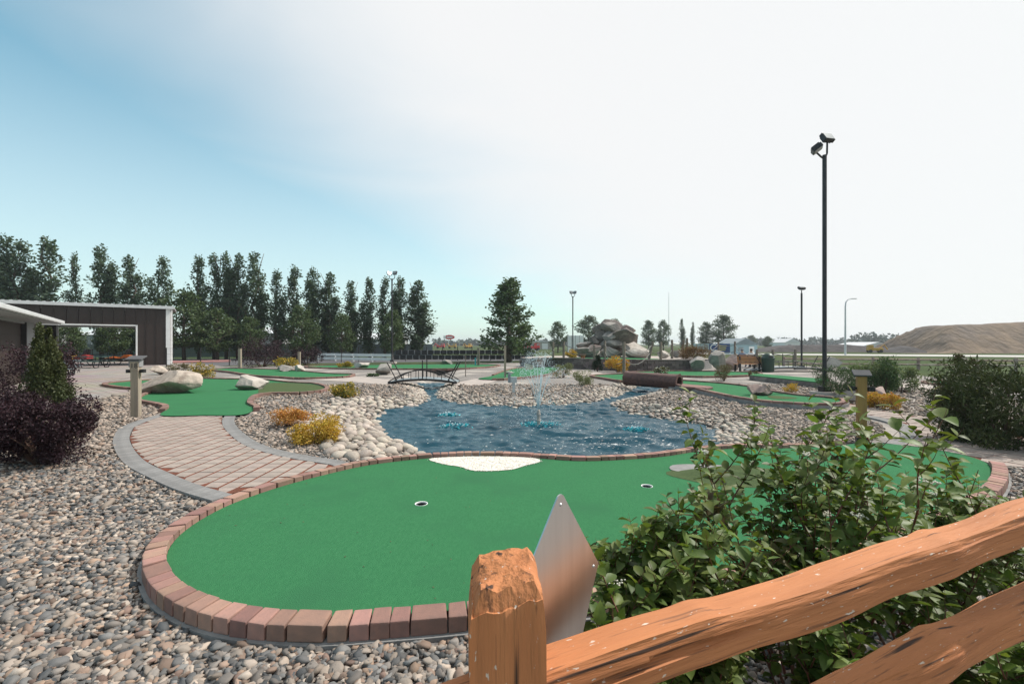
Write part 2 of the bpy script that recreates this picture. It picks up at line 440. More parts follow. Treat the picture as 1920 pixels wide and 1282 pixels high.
# ---------------------------------------------------------------- water
def water_mat():
    m = bpy.data.materials.new('pond_water'); m.use_nodes = True; t = m.node_tree; b = t.nodes['Principled BSDF']; n, l = t.nodes.new, t.links.new
    tcn = n('ShaderNodeTexCoord')
    b.inputs['Roughness'].default_value = 0.06; b.inputs['IOR'].default_value = 1.33; b.inputs['Specular IOR Level'].default_value = 0.28
    n1 = n('ShaderNodeTexNoise'); n1.inputs['Scale'].default_value = 0.55; n1.inputs['Detail'].default_value = 3; l(tcn.outputs['Object'], n1.inputs['Vector'])
    mx = n('ShaderNodeMix'); mx.data_type = 'RGBA'; l(n1.outputs[0], mx.inputs[0])
    mx.inputs[6].default_value = (0.004,0.034,0.056,1); mx.inputs[7].default_value = (0.011,0.066,0.094,1)
    # stirred dye where the fountain streams fall back
    l(mx.outputs[2], b.inputs['Base Color'])
    mpn = n('ShaderNodeMapping'); mpn.inputs['Scale'].default_value = (1.0, 1.9, 1.0); l(tcn.outputs['Object'], mpn.inputs[0])
    w1 = n('ShaderNodeTexNoise'); w1.inputs['Scale'].default_value = 8.0; w1.inputs['Detail'].default_value = 6; w1.inputs['Roughness'].default_value = 0.62; w1.inputs['Distortion'].default_value = 0.5
    l(mpn.outputs[0], w1.inputs['Vector'])
    w2 = n('ShaderNodeTexNoise'); w2.inputs['Scale'].default_value = 30; w2.inputs['Detail'].default_value = 3; l(mpn.outputs[0], w2.inputs['Vector'])
    ad = n('ShaderNodeMath'); ad.operation = 'MULTIPLY_ADD'; ad.inputs[1].default_value = 0.35; l(w2.outputs[0], ad.inputs[0]); l(w1.outputs[0], ad.inputs[2])
    bp = n('ShaderNodeBump'); bp.inputs['Strength'].default_value = 1.0; bp.inputs['Distance'].default_value = 0.012
    l(ad.outputs[0], bp.inputs['Height']); l(bp.outputs[0], b.inputs['Normal'])
    return m
MT['water'] = water_mat()
def wave(X, Y):
    r2 = np.random.default_rng(3); z = np.zeros(X.shape)
    for k in range(46):
        lam = 0.13*(6.0**r2.uniform(0,1)); a = r2.normal(1.45, 0.75); ph = r2.uniform(0, 6.28); kx, ky = np.cos(a)/lam*6.283, np.sin(a)/lam*6.283
        env = 0.5 + 0.5*np.sin(X*r2.uniform(.6,2.2) + Y*r2.uniform(.6,2.2) + ph*3)
        z += 0.016*lam*np.sin(kx*X + ky*Y + ph)*env
    return z
wx = np.arange(-5.0, 9.0, 0.045); wy = np.arange(6.2, 21.0, 0.045)
X_, Y_ = np.meshgrid(wx, wy); Z_ = ZW + wave(X_, Y_)
nx_, ny_ = len(wx), len(wy); ii, jj = np.meshgrid(np.arange(nx_-1), np.arange(ny_-1)); a_ = (jj*nx_ + ii).ravel()
q_ = np.stack([a_, a_+1, a_+nx_+1, a_+nx_], 1); cX, cY = X_.ravel()[a_], Y_.ravel()[a_]
q_ = q_[sdf(cX, cY) < 0.35]
Vw = np.stack([X_, Y_, Z_], -1).reshape(-1, 3); used = np.unique(q_); rm_ = -np.ones(len(Vw), int); rm_[used] = np.arange(len(used))
mw = bpy.data.meshes.new('pond_water'); mw.from_pydata(Vw[used].tolist(), [], rm_[q_].tolist()); mw.polygons.foreach_set('use_smooth', [True]*len(mw.polygons))
struct(link('pond_water', mw, MT['water']))
# ---------------------------------------------------------------- gravel pebbles (real stones near, sparser far)
ALLG = list(GREENS.values())
def blocked(X, Y, pad=0.1):
    b = np.zeros(X.shape, bool)
    for g in ALLG: b |= inside(g, X, Y)
    for k in ('front', 'left', 'right'): b |= pdist(GREENS[k], X, Y) < (0.17 if k == 'front' else 0.13)
    for p in (PATH_LO, PATH_R, PLAZA, *CPATHS): b |= inside(p, X, Y)
    b |= pdist([P(x, y) for x, y in PATH_RB], X, Y, False) < 0.22
    b |= sdf(X, Y) < -0.05
    return b
PAL = np.array([(0.42,0.39,0.36),(0.30,0.295,0.29),(0.17,0.185,0.20),(0.52,0.47,0.42),(0.36,0.28,0.235),(0.09,0.105,0.12),(0.23,0.25,0.265),(0.58,0.545,0.50),(0.44,0.34,0.27),(0.27,0.20,0.175),(0.22,0.22,0.22)])
PW = np.array([.16,.15,.12,.11,.10,.07,.11,.06,.05,.04,.03]); PW = PW / PW.sum()
def pebbles(name, ylo, yhi, dens, r0, sub, pal=PAL, pw=PW):
    n = int(dens * 1.25 * (yhi**2 - ylo**2) * 1.15)
    y = np.sqrt(rng.uniform(ylo**2, yhi**2, n)); x = rng.uniform(-1.25, 1.25, n) * (y + 0.3)
    k = ~blocked(x, y) & (x > -16) & (x < 15) & inside(COURSE, x, y)
    x, y = x[k], y[k]; n = len(x)
    v, f = ico(sub)
    r = r0 * np.exp(rng.normal(0, 0.28, n))
    S = np.stack([r*rng.uniform(0.95,1.5,n), r*rng.uniform(0.75,1.1,n), r*rng.uniform(0.38,0.72,n)], 1)
    V = v[None] * (1 + rng.normal(0, 0.19, (n, len(v), 1))) * S[:, None]
    V = np.einsum('nij,nkj->nki', rotmats(n, 0.35), V)
    V += np.stack([x, y, hgt(x, y) + r*0.25 + rng.uniform(0, 0.012, n)], 1)[:, None]
    c = pal[rng.choice(len(pal), n, p=pw)] * rng.uniform(0.34, 0.78, (n, 1)) * np.array([1.10,1.0,0.92])
    return stuff(link(name, np_mesh(name, V, f, np.concatenate([c, np.ones((n,1))], 1)), MT['pebble']))
tag(pebbles('gravel', 1.95, 2.45, 1950, 0.0185, 2), 'mixed grey and tan river pebbles beside the brick edging', 'gravel')
tag(pebbles('gravel', 2.45, 4.2, 1750, 0.0185, 1), 'mixed grey and tan pebbles along the left side of the brick edging', 'gravel')
tag(pebbles('gravel', 4.2, 6.5, 1000, 0.0195, 1), 'mixed grey and tan pebbles between the paver path and the purple bushes', 'gravel')
PALE = np.array([(0.46,0.41,0.37),(0.34,0.315,0.29),(0.22,0.22,0.22),(0.54,0.48,0.43),(0.40,0.32,0.27)]); PALEW = np.array([.3,.25,.15,.2,.1])
tag(pebbles('gravel', 6.5, 11.0, 330, 0.026, 1, PALE, PALEW), 'pale pinkish grey gravel around the pond', 'gravel')
tag(pebbles('gravel', 11.0, 18.0, 85, 0.034, 1, PALE, PALEW), 'pale gravel beyond the pond', 'gravel')

# ---------------------------------------------------------------- river stones on the banks
STONE = mat('river_stone', (0.42,0.37,0.31), (0.31,0.27,0.235), rough=0.75, scale=5, detail=5, bump=0.004, bscale=25, rand=0.30, c3=(0.33,0.27,0.22), scale3=4)
sv, sf = ico(2)
stone_meshes = []
for k in range(8):
    dv = sv.copy()
    for i_, p_ in enumerate(sv):
        dv[i_] = p_ * (1 + 0.20 * noise.noise(Vector(p_) * 1.1 + Vector((k*9.1, 0, 0))))
    dv *= np.array([1.15, 0.9, 0.62])
    m = np_mesh('river_stone', dv[None], sf); m.materials.append(STONE); stone_meshes.append((m, dv))
cx_ = rng.uniform(-5.5, 9.5, 26000); cy_ = rng.uniform(6.2, 19.5, 26000); dd = sdf(cx_, cy_)
bw = np.where((cx_ < -1.5) & (cy_ < 13.5), 1.5, np.where((cx_ > 1.0) & (cy_ < 14), 0.6, 0.6)) * (0.75 + 0.5*np.sin(cx_*3.1 + cy_*2.3)**2)
ok = (dd > -0.12) & (dd < bw) & ~(np.any([inside(g, cx_, cy_) for g in ALLG], axis=0)) & (pdist(GREENS['front'], cx_, cy_) > 0.25) & ~inside(PATH_LO, cx_, cy_) & (pdist(GREENS['right'], cx_, cy_) > 0.3)
cx_, cy_, dd = cx_[ok], cy_[ok], dd[ok]
cell = {}; placed = []
for x, y in zip(cx_, cy_):
    r = random.uniform(0.055, 0.115) if x < -1.2 and y < 13.5 else random.uniform(0.04, 0.085); key = (int(x/0.25), int(y/0.25)); bad = False
    for a in (-1,0,1):
        for b in (-1,0,1):
            for (x2, y2, r2) in cell.get((key[0]+a, key[1]+b), ()):
                if (x-x2)**2 + (y-y2)**2 < ((r+r2)*0.80)**2: bad = True
    if not bad:
        cell.setdefault(key, []).append((x, y, r)); placed.append((x, y, r))
placed.sort(key=lambda q: -q[2]/q[1])
rest = []
for k, (x, y, r) in enumerate(placed):
    z = hz(x, y) + r*0.28
    rot = (random.uniform(-0.3,0.3), random.uniform(-0.3,0.3), random.uniform(0, 6.28))
    if k < 300:
        tag(link('river_stone', stone_meshes[k % 8][0], None, None, (x, y, z), rot, (r, r, r)),
            'rounded cream river stone lying on the bank of the blue pond', 'stone', 'river stones along the pond bank')
    else:
        M_ = Matrix.LocRotScale(Vector((x,y,z)), __import__('mathutils').Euler(rot), Vector((r,r,r)))
        a = np.array(M_); dv = stone_meshes[k % 8][1]
        rest.append(dv @ a[:3,:3].T + a[:3,3])
tag(stuff(link('river_stones', np_mesh('river_stones', np.array(rest), sf), mat('river_stone_far', (0.42,0.37,0.31), (0.31,0.27,0.235), rough=0.75, scale=5, island=0.28, bump=0.004, bscale=25))),
    'bed of smaller cream and grey river stones lining the pond and stream', 'stones')
# ---------------------------------------------------------------- greens with brick edging
def circle(c, r, n=20):
    return [Vector((c[0] + r*math.cos(2*math.pi*k/n), c[1] + r*math.sin(2*math.pi*k/n), 0)) for k in range(n)]
def brick_mesh(L_, Wd, Hh, bev):
    return MB().box((0,0,0), (L_, Wd, Hh)).mesh('brick', bevel=bev)
BRICKS = []
for k in range(5):
    b_ = MB(); w_ = 0.069; t0, t1, hh = 0.103, 0.098, 0.05
    vs = [(-t0/2,-w_,-hh),(t0/2,-w_,-hh),(t1/2,w_,-hh),(-t1/2,w_,-hh),(-t0/2,-w_+0.004,hh-0.008),(t0/2,-w_+0.004,hh-0.008),(t1/2,w_,hh),(-t1/2,w_,hh)]
    vs = [(x + random.uniform(-.002,.002), y + random.uniform(-.004,.004), z + random.uniform(-.002,.002)) for x, y, z in vs]
    b_.add(vs, [(0,3,2,1),(4,5,6,7),(0,1,5,4),(1,2,6,5),(2,3,7,6),(3,0,4,7)])
    m_ = b_.mesh('brick', bevel=0.007); m_.materials.append(MT['brick']); BRICKS.append(m_)
def cum(loop):
    s_ = [0.0]
    for i in range(len(loop)): s_.append(s_[-1] + (loop[(i+1) % len(loop)] - loop[i]).length)
    return s_
def along(loop, s_, c_):
    tot = c_[-1]; s_ = s_ % tot; i = int(np.searchsorted(c_, s_, 'right')) - 1; i = min(i, len(loop)-1)
    a, b = loop[i], loop[(i+1) % len(loop)]; t = (s_ - c_[i]) / max(1e-9, (b-a).length)
    return a.lerp(b, t), (b-a).normalized()
def ccw(loop):
    return sum(loop[i].x*loop[(i+1) % len(loop)].y - loop[(i+1) % len(loop)].x*loop[i].y for i in range(len(loop))) > 0

# the front green, its bricks built one by one
gf = GREENS['front']
if not ccw(gf): gf = gf[::-1]; GREENS['front'] = gf
g0 = thing('putting_green', 'large bean-shaped green carpet putting green with red brick edging and two cups', 'putting green', (0.3, 4.5, 0))
def to_local(o, e):
    o.matrix_parent_inverse = Matrix.Translation(-Vector(e.location)); return o
cups = [P(790,944,ZC), P(1213,911,ZC)]
to_local(sheet('carpet', gf, ZC, MT['carpet'], [circle(c, 0.056) for c in cups], g0), g0)
for c in cups:
    mb = MB(); n = 20
    vs = []; fs = []
    for (r, z) in ((0.055, ZC-0.010), (0.055, ZC+0.002), (0.062, ZC+0.004), (0.063, ZC-0.001)):
        vs += [(c.x + r*math.cos(2*math.pi*k/n), c.y + r*math.sin(2*math.pi*k/n), z) for k in range(n)]
    for i in range(3):
        fs += [(i*n+k, i*n+(k+1) % n, (i+1)*n+(k+1) % n, (i+1)*n+k) for k in range(n)]
    to_local(MB().add(vs, fs).obj('cup_rim', MT['white'], g0, smooth=30), g0)
    vs = []; fs = []
    for (r, z) in ((0.056, ZC-0.011), (0.056, ZC-0.12), (0.001, ZC-0.121)): vs += [(c.x + r*math.cos(2*math.pi*k/n), c.y + r*math.sin(2*math.pi*k/n), z) for k in range(n)]
    for i in range(2): fs += [(i*n+k, i*n+(k+1) % n, (i+1)*n+(k+1) % n, (i+1)*n+k) for k in range(n)]
    to_local(MB().add(vs, fs).obj('cup_lining', MT['black'], g0, smooth=30), g0)
c_ = cum(gf); s_ = 0.0
pa, pb = P(1856,880,ZC), P(1585,833,ZC)          # open stretch where the paver path runs onto the carpet
def in_gap(p):
    return p.x > pb.x - 0.02 and p.y > pa.y + 0.25 and p.y > 5.2
foot = []
while s_ < c_[-1]:
    p, t = along(gf, s_ + 0.053, c_)
    nrm = Vector((t.y, -t.x, 0))
    if not in_gap(p):
        if random.random() < 0.16:
            ln = 0.2; sc = (1.92, 1, 1); p, t = along(gf, s_ + 0.102, c_); nrm = Vector((t.y, -t.x, 0)); s_ += 0.1
        else:
            sc = (1, 1, 1)
        o = link('brick', random.choice(BRICKS), None, g0, p + nrm*0.072 + Vector((0,0,0.050 + random.uniform(-.005,.005))), (0, 0, math.atan2(t.y, t.x) + random.uniform(-.015,.015)), sc)
        to_local(o, g0)
    s_ += 0.1065
# concrete footing under the bricks
def ribbon(loop, o0, o1, z0, z1, keep=None):
    mb = MB(); n = len(loop)
    for i in range(n):
        a, b = loop[i], loop[(i+1) % n]
        if keep and not (keep(a) and keep(b)): continue
        ta = (loop[(i+1) % n] - loop[i-1]).normalized(); tb = (loop[(i+2) % n] - a).normalized()
        na, nb = Vector((ta.y,-ta.x,0)), Vector((tb.y,-tb.x,0))
        q = [a+na*o0, a+na*o1, b+nb*o1, b+nb*o0]
        mb.add([(v.x,v.y,z0) for v in q] + [(v.x,v.y,z1) for v in q], [(4,5,6,7),(1,2,6,5),(3,0,4,7)])
    return mb
to_local(ribbon(gf, 0.0, 0.165, -0.5, 0.003, keep=lambda p: not in_gap(p)).obj('footing', MT['footing'], g0), g0)
# white sand trap, olive rough mound with a rock-lined pit
trap = smooth_loop([P(x, y, ZC) for x, y in [(804,861),(850,857),(930,856),(1000,859),(1012,866),(985,873),(962,880),(925,883),(885,882),(862,875),(835,871)]], 0.06)
to_local(sheet('sand_trap', trap, ZC+0.006, MT['sand'], parent=g0), g0)
tp = np.array([[p.x, p.y] for p in trap]); q_ = rng.uniform(0,1,(3000,2))*(tp.max(0)-tp.min(0)+.06) + tp.min(0)-.03
q_ = q_[inside(trap, q_[:,0], q_[:,1]) | ((pdist(trap, q_[:,0], q_[:,1]) < .035) & (rng.random(3000) < .25) & inside(gf, q_[:,0], q_[:,1]))]; iv, if_ = ico(1)
stuff(to_local(link('sand_grains', np_mesh('sand_grains', np.concatenate([q_, np.full((len(q_),1), ZC+.007)], 1)[:,None] + iv[None]*rng.uniform(.003,.007,(len(q_),1,1)), if_), MT['sand'], g0), g0))
mc = P(1385,893,ZC); mv = []; mf = []
for i in range(9):
    for k in range(28):
        a = 2*math.pi*k/28; r = i/8
        mv.append((mc.x + r*0.78*math.cos(a)*(1+0.12*math.sin(3*a)), mc.y + r*0.42*math.sin(a), ZC+0.003 + 0.12*(math.cos(r*math.pi)+1)/2 - (0.06 if i < 2 else 0)))
for i in range(8):
    for k in range(28):
        mf.append((i*28+k, (i+1)*28+k, (i+1)*28+(k+1) % 28, i*28+(k+1) % 28))
to_local(MB().add(mv, mf).obj('rough_mound', MT['rough_turf'], g0, smooth=True), g0)
pit = P(1315,879,ZC)
to_local(sheet('stone_pad', smooth_loop([pit + Vector(q) for q in [(-.35,-.12,0),(.3,-.14,0),(.42,.1,0),(.1,.2,0),(-.3,.16,0)]], 0.08), ZC+0.008, MT['border_paver'], parent=g0), g0)

# the other greens: carpet + joined brick edging, too small to pick the bricks apart
def far_green(key, name_label, zc, edge=0.13, ztop=0.10, zbot=-0.05, step=0.22, turf=None, keep=None):
    lp = GREENS[key]
    if not ccw(lp): lp = lp[::-1]; GREENS[key] = lp
    c = sum((Vector(p) for p in lp), Vector())/len(lp)
    e = thing('putting_green', name_label, 'putting green', (c.x, c.y, 0))
    to_local(sheet('carpet', lp, zc, MT['carpet'], parent=e), e)
    cs = cum(lp); mb = MB(); s_ = 0.0
    while s_ < cs[-1] - step*0.5:
        p, t = along(lp, s_ + step/2, cs); nn = Vector((t.y,-t.x,0)); q = p + nn*edge/2
        if not keep or keep(p):
            mb.box((q.x, q.y, (ztop+zbot)/2 + random.uniform(-.003,.003)), (step*0.97, edge*random.uniform(.96,1.04), ztop-zbot), math.atan2(t.y, t.x))
        s_ += step
    if mb.v:
        stuff(to_local(mb.obj('brick_edging', MT['brick_far'], e), e))
        if zbot < -0.06 or ztop > 0.14:
            to_local(ribbon(lp, 0.0, edge*1.15, -0.3, zbot+0.02+(ztop-zbot)*0.45, keep).obj('footing', MT['footing'], e), e)
    if turf: to_local(sheet('rough_turf', smooth_loop([P(x, y, zc) for x, y in turf], 0.2), zc+0.006, MT['rough_turf'], parent=e), e)
    return e
far_green('left', 'green carpet with olive end lobe meeting the paver path by the big cream boulder', 0.05, step=0.2,
          turf=[(500,719),(540,718),(588,721),(606,727),(598,732.5),(560,736),(505,737),(484,735)], keep=lambda p: not (p.y < P(0,768,0.05).y and p.x > P(318,768,0.05).x))
far_green('rear_left', 'narrow green carpet in front of the purple bush and two pale stones', 0.05)
far_green('far', 'long thin strip of green carpet in front of the white track barrier', 0.05, step=0.3)
far_green('centre', 'tapering green carpet behind the fountain running up to the retaining wall', 0.05, keep=lambda p: p.x > P(930,700).x)
far_green('tunnel_mouth', 'small green carpet leading into the brown log tunnel', 0.05)
far_green('right', 'raised green carpet leaving the log tunnel with two pink rocks on it', 0.12, ztop=0.17, zbot=0.03, edge=0.14,
          turf=[(1440,742),(1470,743),(1496,746.5),(1475,748),(1448,747)])
far_green('back_right', 'green carpet along the foot of the block retaining wall', 0.05)
far_green('far_right', 'small green carpet at the edge of the grass field by the rail fence', 0.05)

# ---------------------------------------------------------------- paver paths
def pave(name, poly, ang, sx, sy, border, zt=0.03, hole=None, gapx=0.034, gapy=0.010):
    base = struct(sheet(name, [Vector((p[0], p[1], 0)) for p in poly], zt-0.005, MT['joint']))
    ca, sa = math.cos(ang), math.sin(ang); U = Vector((ca, sa, 0)); Vv = Vector((-sa, ca, 0))
    us = [p.dot(U) for p in poly]; vs = [p.dot(Vv) for p in poly]
    cache = {}; cnt = 0
    r_ = 0; v = min(vs)
    while v < max(vs):
        u = min(us)
        while u < max(us):
            quad = [(u+gapx/2, v+gapy/2), (u+sx-gapx/2, v+gapy/2), (u+sx-gapx/2, v+sy-gapy/2), (u+gapx/2, v+sy-gapy/2)]
            # clip the paver to the outline
            pl = [Vector((U.x*a + Vv.x*b, U.y*a + Vv.y*b, 0)) for a, b in quad]
            X = np.array([p.x for p in pl]); Y = np.array([p.y for p in pl])
            ins = inside(poly, X, Y)
            if ins.all() or (ins.sum() >= 2):
                if not ins.all():
                    c = sum(pl, Vector())/4; inn = [p for p, i in zip(pl, ins) if i]; cc = sum(inn, Vector())/len(inn)
                    pl2 = []
                    for p, i in zip(pl, ins):
                        if i: pl2.append(p); continue
                        lo_, hi_ = 0.0, 1.0
                        for _ in range(7):
                            mid = (lo_+hi_)/2; q = cc.lerp(p, mid)
                            if inside(poly, np.array([q.x]), np.array([q.y]))[0]: lo_ = mid
                            else: hi_ = mid
                        pl2.append(cc.lerp(p, lo_))
                    pl = pl2
                    c = sum(pl, Vector())/4
                    m = MB().prism([p - c + Vector((0,0,-0.03)) for p in pl], (0,0,0.03)).mesh('paver')
                    m.materials.append(MT['paver'])
                else:
                    c = sum(pl, Vector())/4
                    if 'full' not in cache:
                        cache['full'] = MB().prism([p - c + Vector((0,0,-0.03)) for p in pl], (0,0,0.03)).mesh('paver', bevel=0.004); cache['full'].materials.append(MT['paver'])
                    m = cache['full']
                o = link('paver', m, None, base, c + Vector((0,0,zt + random.uniform(-.002,.002))))
                cnt += 1
            u += sx
        v += sy; r_ += 1
    # border course
    for line, wd in border:
        lp = smooth_loop(line, 0.105, closed=False)
        mesh = MB().box((0,0,-0.02), (0.098, wd, 0.04)).mesh('border_paver', bevel=0.004); mesh.materials.append(MT['border_paver'])
        for i in range(len(lp)-1):
            a, b = lp[i], lp[i+1]; t = (b-a).normalized(); c = (a+b)/2
            o = link('border_paver', mesh, None, base, (c.x, c.y, zt+0.003), (0, 0, math.atan2(t.y, t.x))); cnt += 1
    return base, cnt
def midline(pin, pout):
    return [(P(a[0], a[1], .03) + P(b[0], b[1], .03))/2 for a, b in zip(pin, pout)]
bl = midline(path_left_in[0:8], path_left_out[0:8]); brr = midline(path_left_in[10:17], path_left_out[10:17])
_, n1 = pave('paver_path', PATH_L, 0.0, 0.215, 0.20, [(bl, 0.21), (brr, 0.21)])
PRc = [p for p in PATH_R]
_, n2 = pave('paver_path', PRc, R(24), 0.34, 0.24, [([P(x, y, .03) for x, y in [(1672,832),(1703,822),(1701,806),(1675,791),(1612,776.5),(1540,763.5)]], 0.24)])


# grit and leaf scraps on the carpet
n = 130; dx = rng.uniform(-3.4, 4.5, n*3); dy = rng.uniform(2.4, 6.6, n*3); k = inside(GREENS['front'], dx, dy); dx, dy = dx[k][:n], dy[k][:n]; n = len(dx)
dq = np.stack([dx, dy, np.full(n, ZC+.004)], 1)
def flat_scraps(q, size):
    a = rng.uniform(0, 6.28, len(q)); s_ = size[:,None]; u = np.stack([np.cos(a), np.sin(a), rng.uniform(-.1,.25,len(q))], 1); v = np.stack([-np.sin(a), np.cos(a), 0*a], 1)
    return np.stack([q, q+u*s_*.5+v*s_*.28, q+u*s_, q+u*s_*.5-v*s_*.28], 1)
tag(stuff(link('debris', np_mesh('debris', flat_scraps(dq, rng.uniform(.006,.022,n)), [(0,1,2),(0,2,3)], smooth=False), mat('debris', (0.12,0.08,0.04), (0.05,0.06,0.03), rough=0.9, island=0.5))), 'scattered dry leaf scraps and grit on the putting green', 'debris')
# ---------------------------------------------------------------- boulders
def rock_mat(name, a, b, c):
    return mat(name, a, b, rough=0.9, scale=3.5, detail=10, bump=0.035, bscale=8, c3=c, scale3=2.6, lo=0.36, hi=0.64)
MT['rock_cream'] = rock_mat('rock_cream', (0.46,0.395,0.33), (0.33,0.28,0.235), (0.25,0.20,0.165))
MT['rock_grey'] = rock_mat('rock_grey', (0.27,0.25,0.23), (0.185,0.17,0.16), (0.33,0.30,0.27))
MT['rock_white'] = rock_mat('rock_white', (0.45,0.41,0.365), (0.34,0.31,0.28), (0.28,0.25,0.225))
MT['rock_pink'] = rock_mat('rock_pink', (0.34,0.245,0.215), (0.25,0.18,0.16), (0.38,0.33,0.30))
MT['rock_dark'] = rock_mat('rock_dark', (0.19,0.165,0.15), (0.12,0.105,0.10), (0.25,0.22,0.20))
def boulder_mesh(seed, w, d, h, cuts=9, sub=4, lean=0.0, rough_=0.06):
    rd = random.Random(seed); v, f = ico(sub)
    v = v.copy()
    for k in range(cuts):
        n = np.array([rd.gauss(0,1), rd.gauss(0,1), rd.gauss(0,0.8)]); n /= np.linalg.norm(n)
        lim = rd.uniform(0.28, 0.70); s = v @ n; over = np.clip(s - lim, 0, None)
        v -= over[:, None] * n * 0.99
    off = Vector((seed*3.7 % 50, seed*1.3 % 50, 0))
    for i, p in enumerate(v):
        q = Vector(p); nn = noise.noise(q*1.3 + off)*rough_*1.6 + noise.noise(q*4 + off)*rough_*0.6 + noise.noise(q*11 + off)*rough_*0.2
        v[i] = p * (1 + nn)
    lo, hi = v.min(0), v.max(0)
    v = (v - (lo+hi)/2) / (hi-lo) * np.array([w, d, h])
    v[:,2] += h/2
    v[:,0] += lean * v[:,2]
    m = np_mesh('boulder', v[None], f, smooth=True)
    m.set_sharp_from_angle(angle=R(24))
    return m
def boulder(px, by, wp, hp, mt, label, seed, depth=0.8, z=0.0, lean=0.0, cuts=9, sub=4, rz=0.0, Y=None, group=None, sink=0.06):
    if Y is None: Y = F*(HC-z)/(by-HOR)
    w, h = px2m(wp, Y), px2m(hp, Y)
    m = boulder_mesh(seed, w, w*depth, h*(1+sink), cuts, sub, lean); m.materials.append(MT[mt])
    o = link('boulder', m, None, None, ((px-960)/F*Y, Y + w*depth*0.4, HC-(by-HOR)/F*Y - h*sink), (0,0,rz))
    return tag(o, label, 'boulder', group)
boulder(297,741,142,46,'rock_cream','big flat cream boulder lying beside the left green',34,depth=0.6,cuts=6,sub=5)
boulder(297,703,30,18,'rock_cream','small rounded tan boulder behind the big flat cream one',12,sub=3)
boulder(470,734,54,30,'rock_white','wedge-shaped pale boulder sitting on the left green',13,lean=-0.5,cuts=10)
boulder(529,698,38,14,'rock_grey','long grey boulder beside the yellow flowering shrub',14,sub=3)
boulder(558,698,20,14,'rock_white','small pale dome-shaped stone beside the long grey boulder',15,sub=3)
boulder(672,691,32,11,'rock_white','low flat pale boulder on the long thin green',16,sub=3)
boulder(717,703,32,22,'rock_white','large white boulder on gravel left of the arched bridge',17,sub=4,cuts=11)
boulder(992,694,18,13,'rock_white','small white boulder on the tapering centre green',18,sub=3)
boulder(985,687,22,18,'rock_dark','dark boulder at the corner of the retaining wall',19,sub=3)
boulder(838,684,22,10,'rock_grey','low grey boulder beside the tyre barrier beyond the bridge',20,sub=3)
boulder(1311,698,30,30,'rock_grey','rounded grey boulder ending the retaining wall',21,cuts=12)
boulder(1347,698,36,42,'rock_grey','tall peaked grey boulder beside the wooden bench',22,cuts=12,lean=0.15)
boulder(1372,694,32,30,'rock_pink','pinkish boulder leaning behind the tall peaked one',23,cuts=10)
boulder(1422,741,28,20,'rock_pink','left of two pink rocks sitting on the raised green',24,cuts=9,z=0.12)
boulder(1436,742,32,20,'rock_pink','larger brown-pink rock of the pair on the raised green',25,cuts=10,z=0.12)
boulder(1605,758,62,28,'rock_grey','wide grey boulder behind the wooden marker post',26,cuts=10,depth=0.6)
boulder(1655,752,40,26,'rock_pink','pinkish peaked boulder beside the gold shrub',27,cuts=10)
boulder(1565,697,38,28,'rock_white','pale triangular boulder behind the tall light pole',28,cuts=8,lean=-0.1)
boulder(1588,696,16,9,'rock_grey','small grey stone beside the pale triangular boulder',29,sub=3)
boulder(955,703,16,7,'rock_white','little white stone beside the centre green',30,sub=3)

# ---------------------------------------------------------------- foliage
def leaf_mat(name, a, b, rand=0.3, transl=0.25, rough=0.55):
    return mat(name, a, b, rough=rough, scale=0.9, detail=3, island=rand, transl=transl, lo=0.3, hi=0.7, spec=0.25)
LM = {
 'poplar': leaf_mat('leaf_poplar', (0.105,0.150,0.095), (0.070,0.108,0.072)),
 'maple': leaf_mat('leaf_maple', (0.095,0.14,0.055), (0.065,0.10,0.045)),
 'young': leaf_mat('leaf_young', (0.095,0.145,0.065), (0.065,0.105,0.05)),
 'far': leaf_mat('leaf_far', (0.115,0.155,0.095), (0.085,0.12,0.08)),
 'purple': leaf_mat('leaf_purple', (0.040,0.016,0.022), (0.022,0.011,0.016), transl=0.12),
 'gold': leaf_mat('leaf_gold', (0.58,0.38,0.05), (0.36,0.235,0.04)),
 'orange': leaf_mat('leaf_orange', (0.55,0.25,0.05), (0.38,0.20,0.06)),
 'yellowgreen': leaf_mat('leaf_yellowgreen', (0.30,0.26,0.05), (0.12,0.13,0.03)),
 'sage': leaf_mat('leaf_sage', (0.22,0.24,0.13), (0.15,0.17,0.09)),
 'brownish': leaf_mat('leaf_brownish', (0.16,0.13,0.07), (0.10,0.10,0.05)),
 'rust': leaf_mat('leaf_rust', (0.20,0.115,0.06), (0.12,0.085,0.045)),
 'juniper': leaf_mat('leaf_juniper', (0.075,0.125,0.05), (0.045,0.08,0.035)),
 'pale': leaf_mat('leaf_pale', (0.22,0.26,0.13), (0.10,0.14,0.06)),
 'dark': leaf_mat('leaf_dark', (0.022,0.042,0.022), (0.014,0.028,0.016), transl=0.12),
 'cedar': leaf_mat('leaf_cedar', (0.075,0.085,0.03), (0.04,0.055,0.022), transl=0.15),
 'cedarbrown': leaf_mat('leaf_cedarbrown', (0.09,0.065,0.026), (0.045,0.05,0.02), transl=0.15),
 'flower': mat('flower_white', (0.72,0.70,0.62), (0.60,0.58,0.48), rough=0.8, scale=30),
}
MT['bark'] = mat('bark', (0.12,0.095,0.075), (0.075,0.06,0.05), rough=0.95, scale=6, bump=0.02, stretch=(1,1,0.2))
MT['twig'] = mat('twig', (0.10,0.045,0.035), (0.07,0.05,0.035), rough=0.8, scale=9)
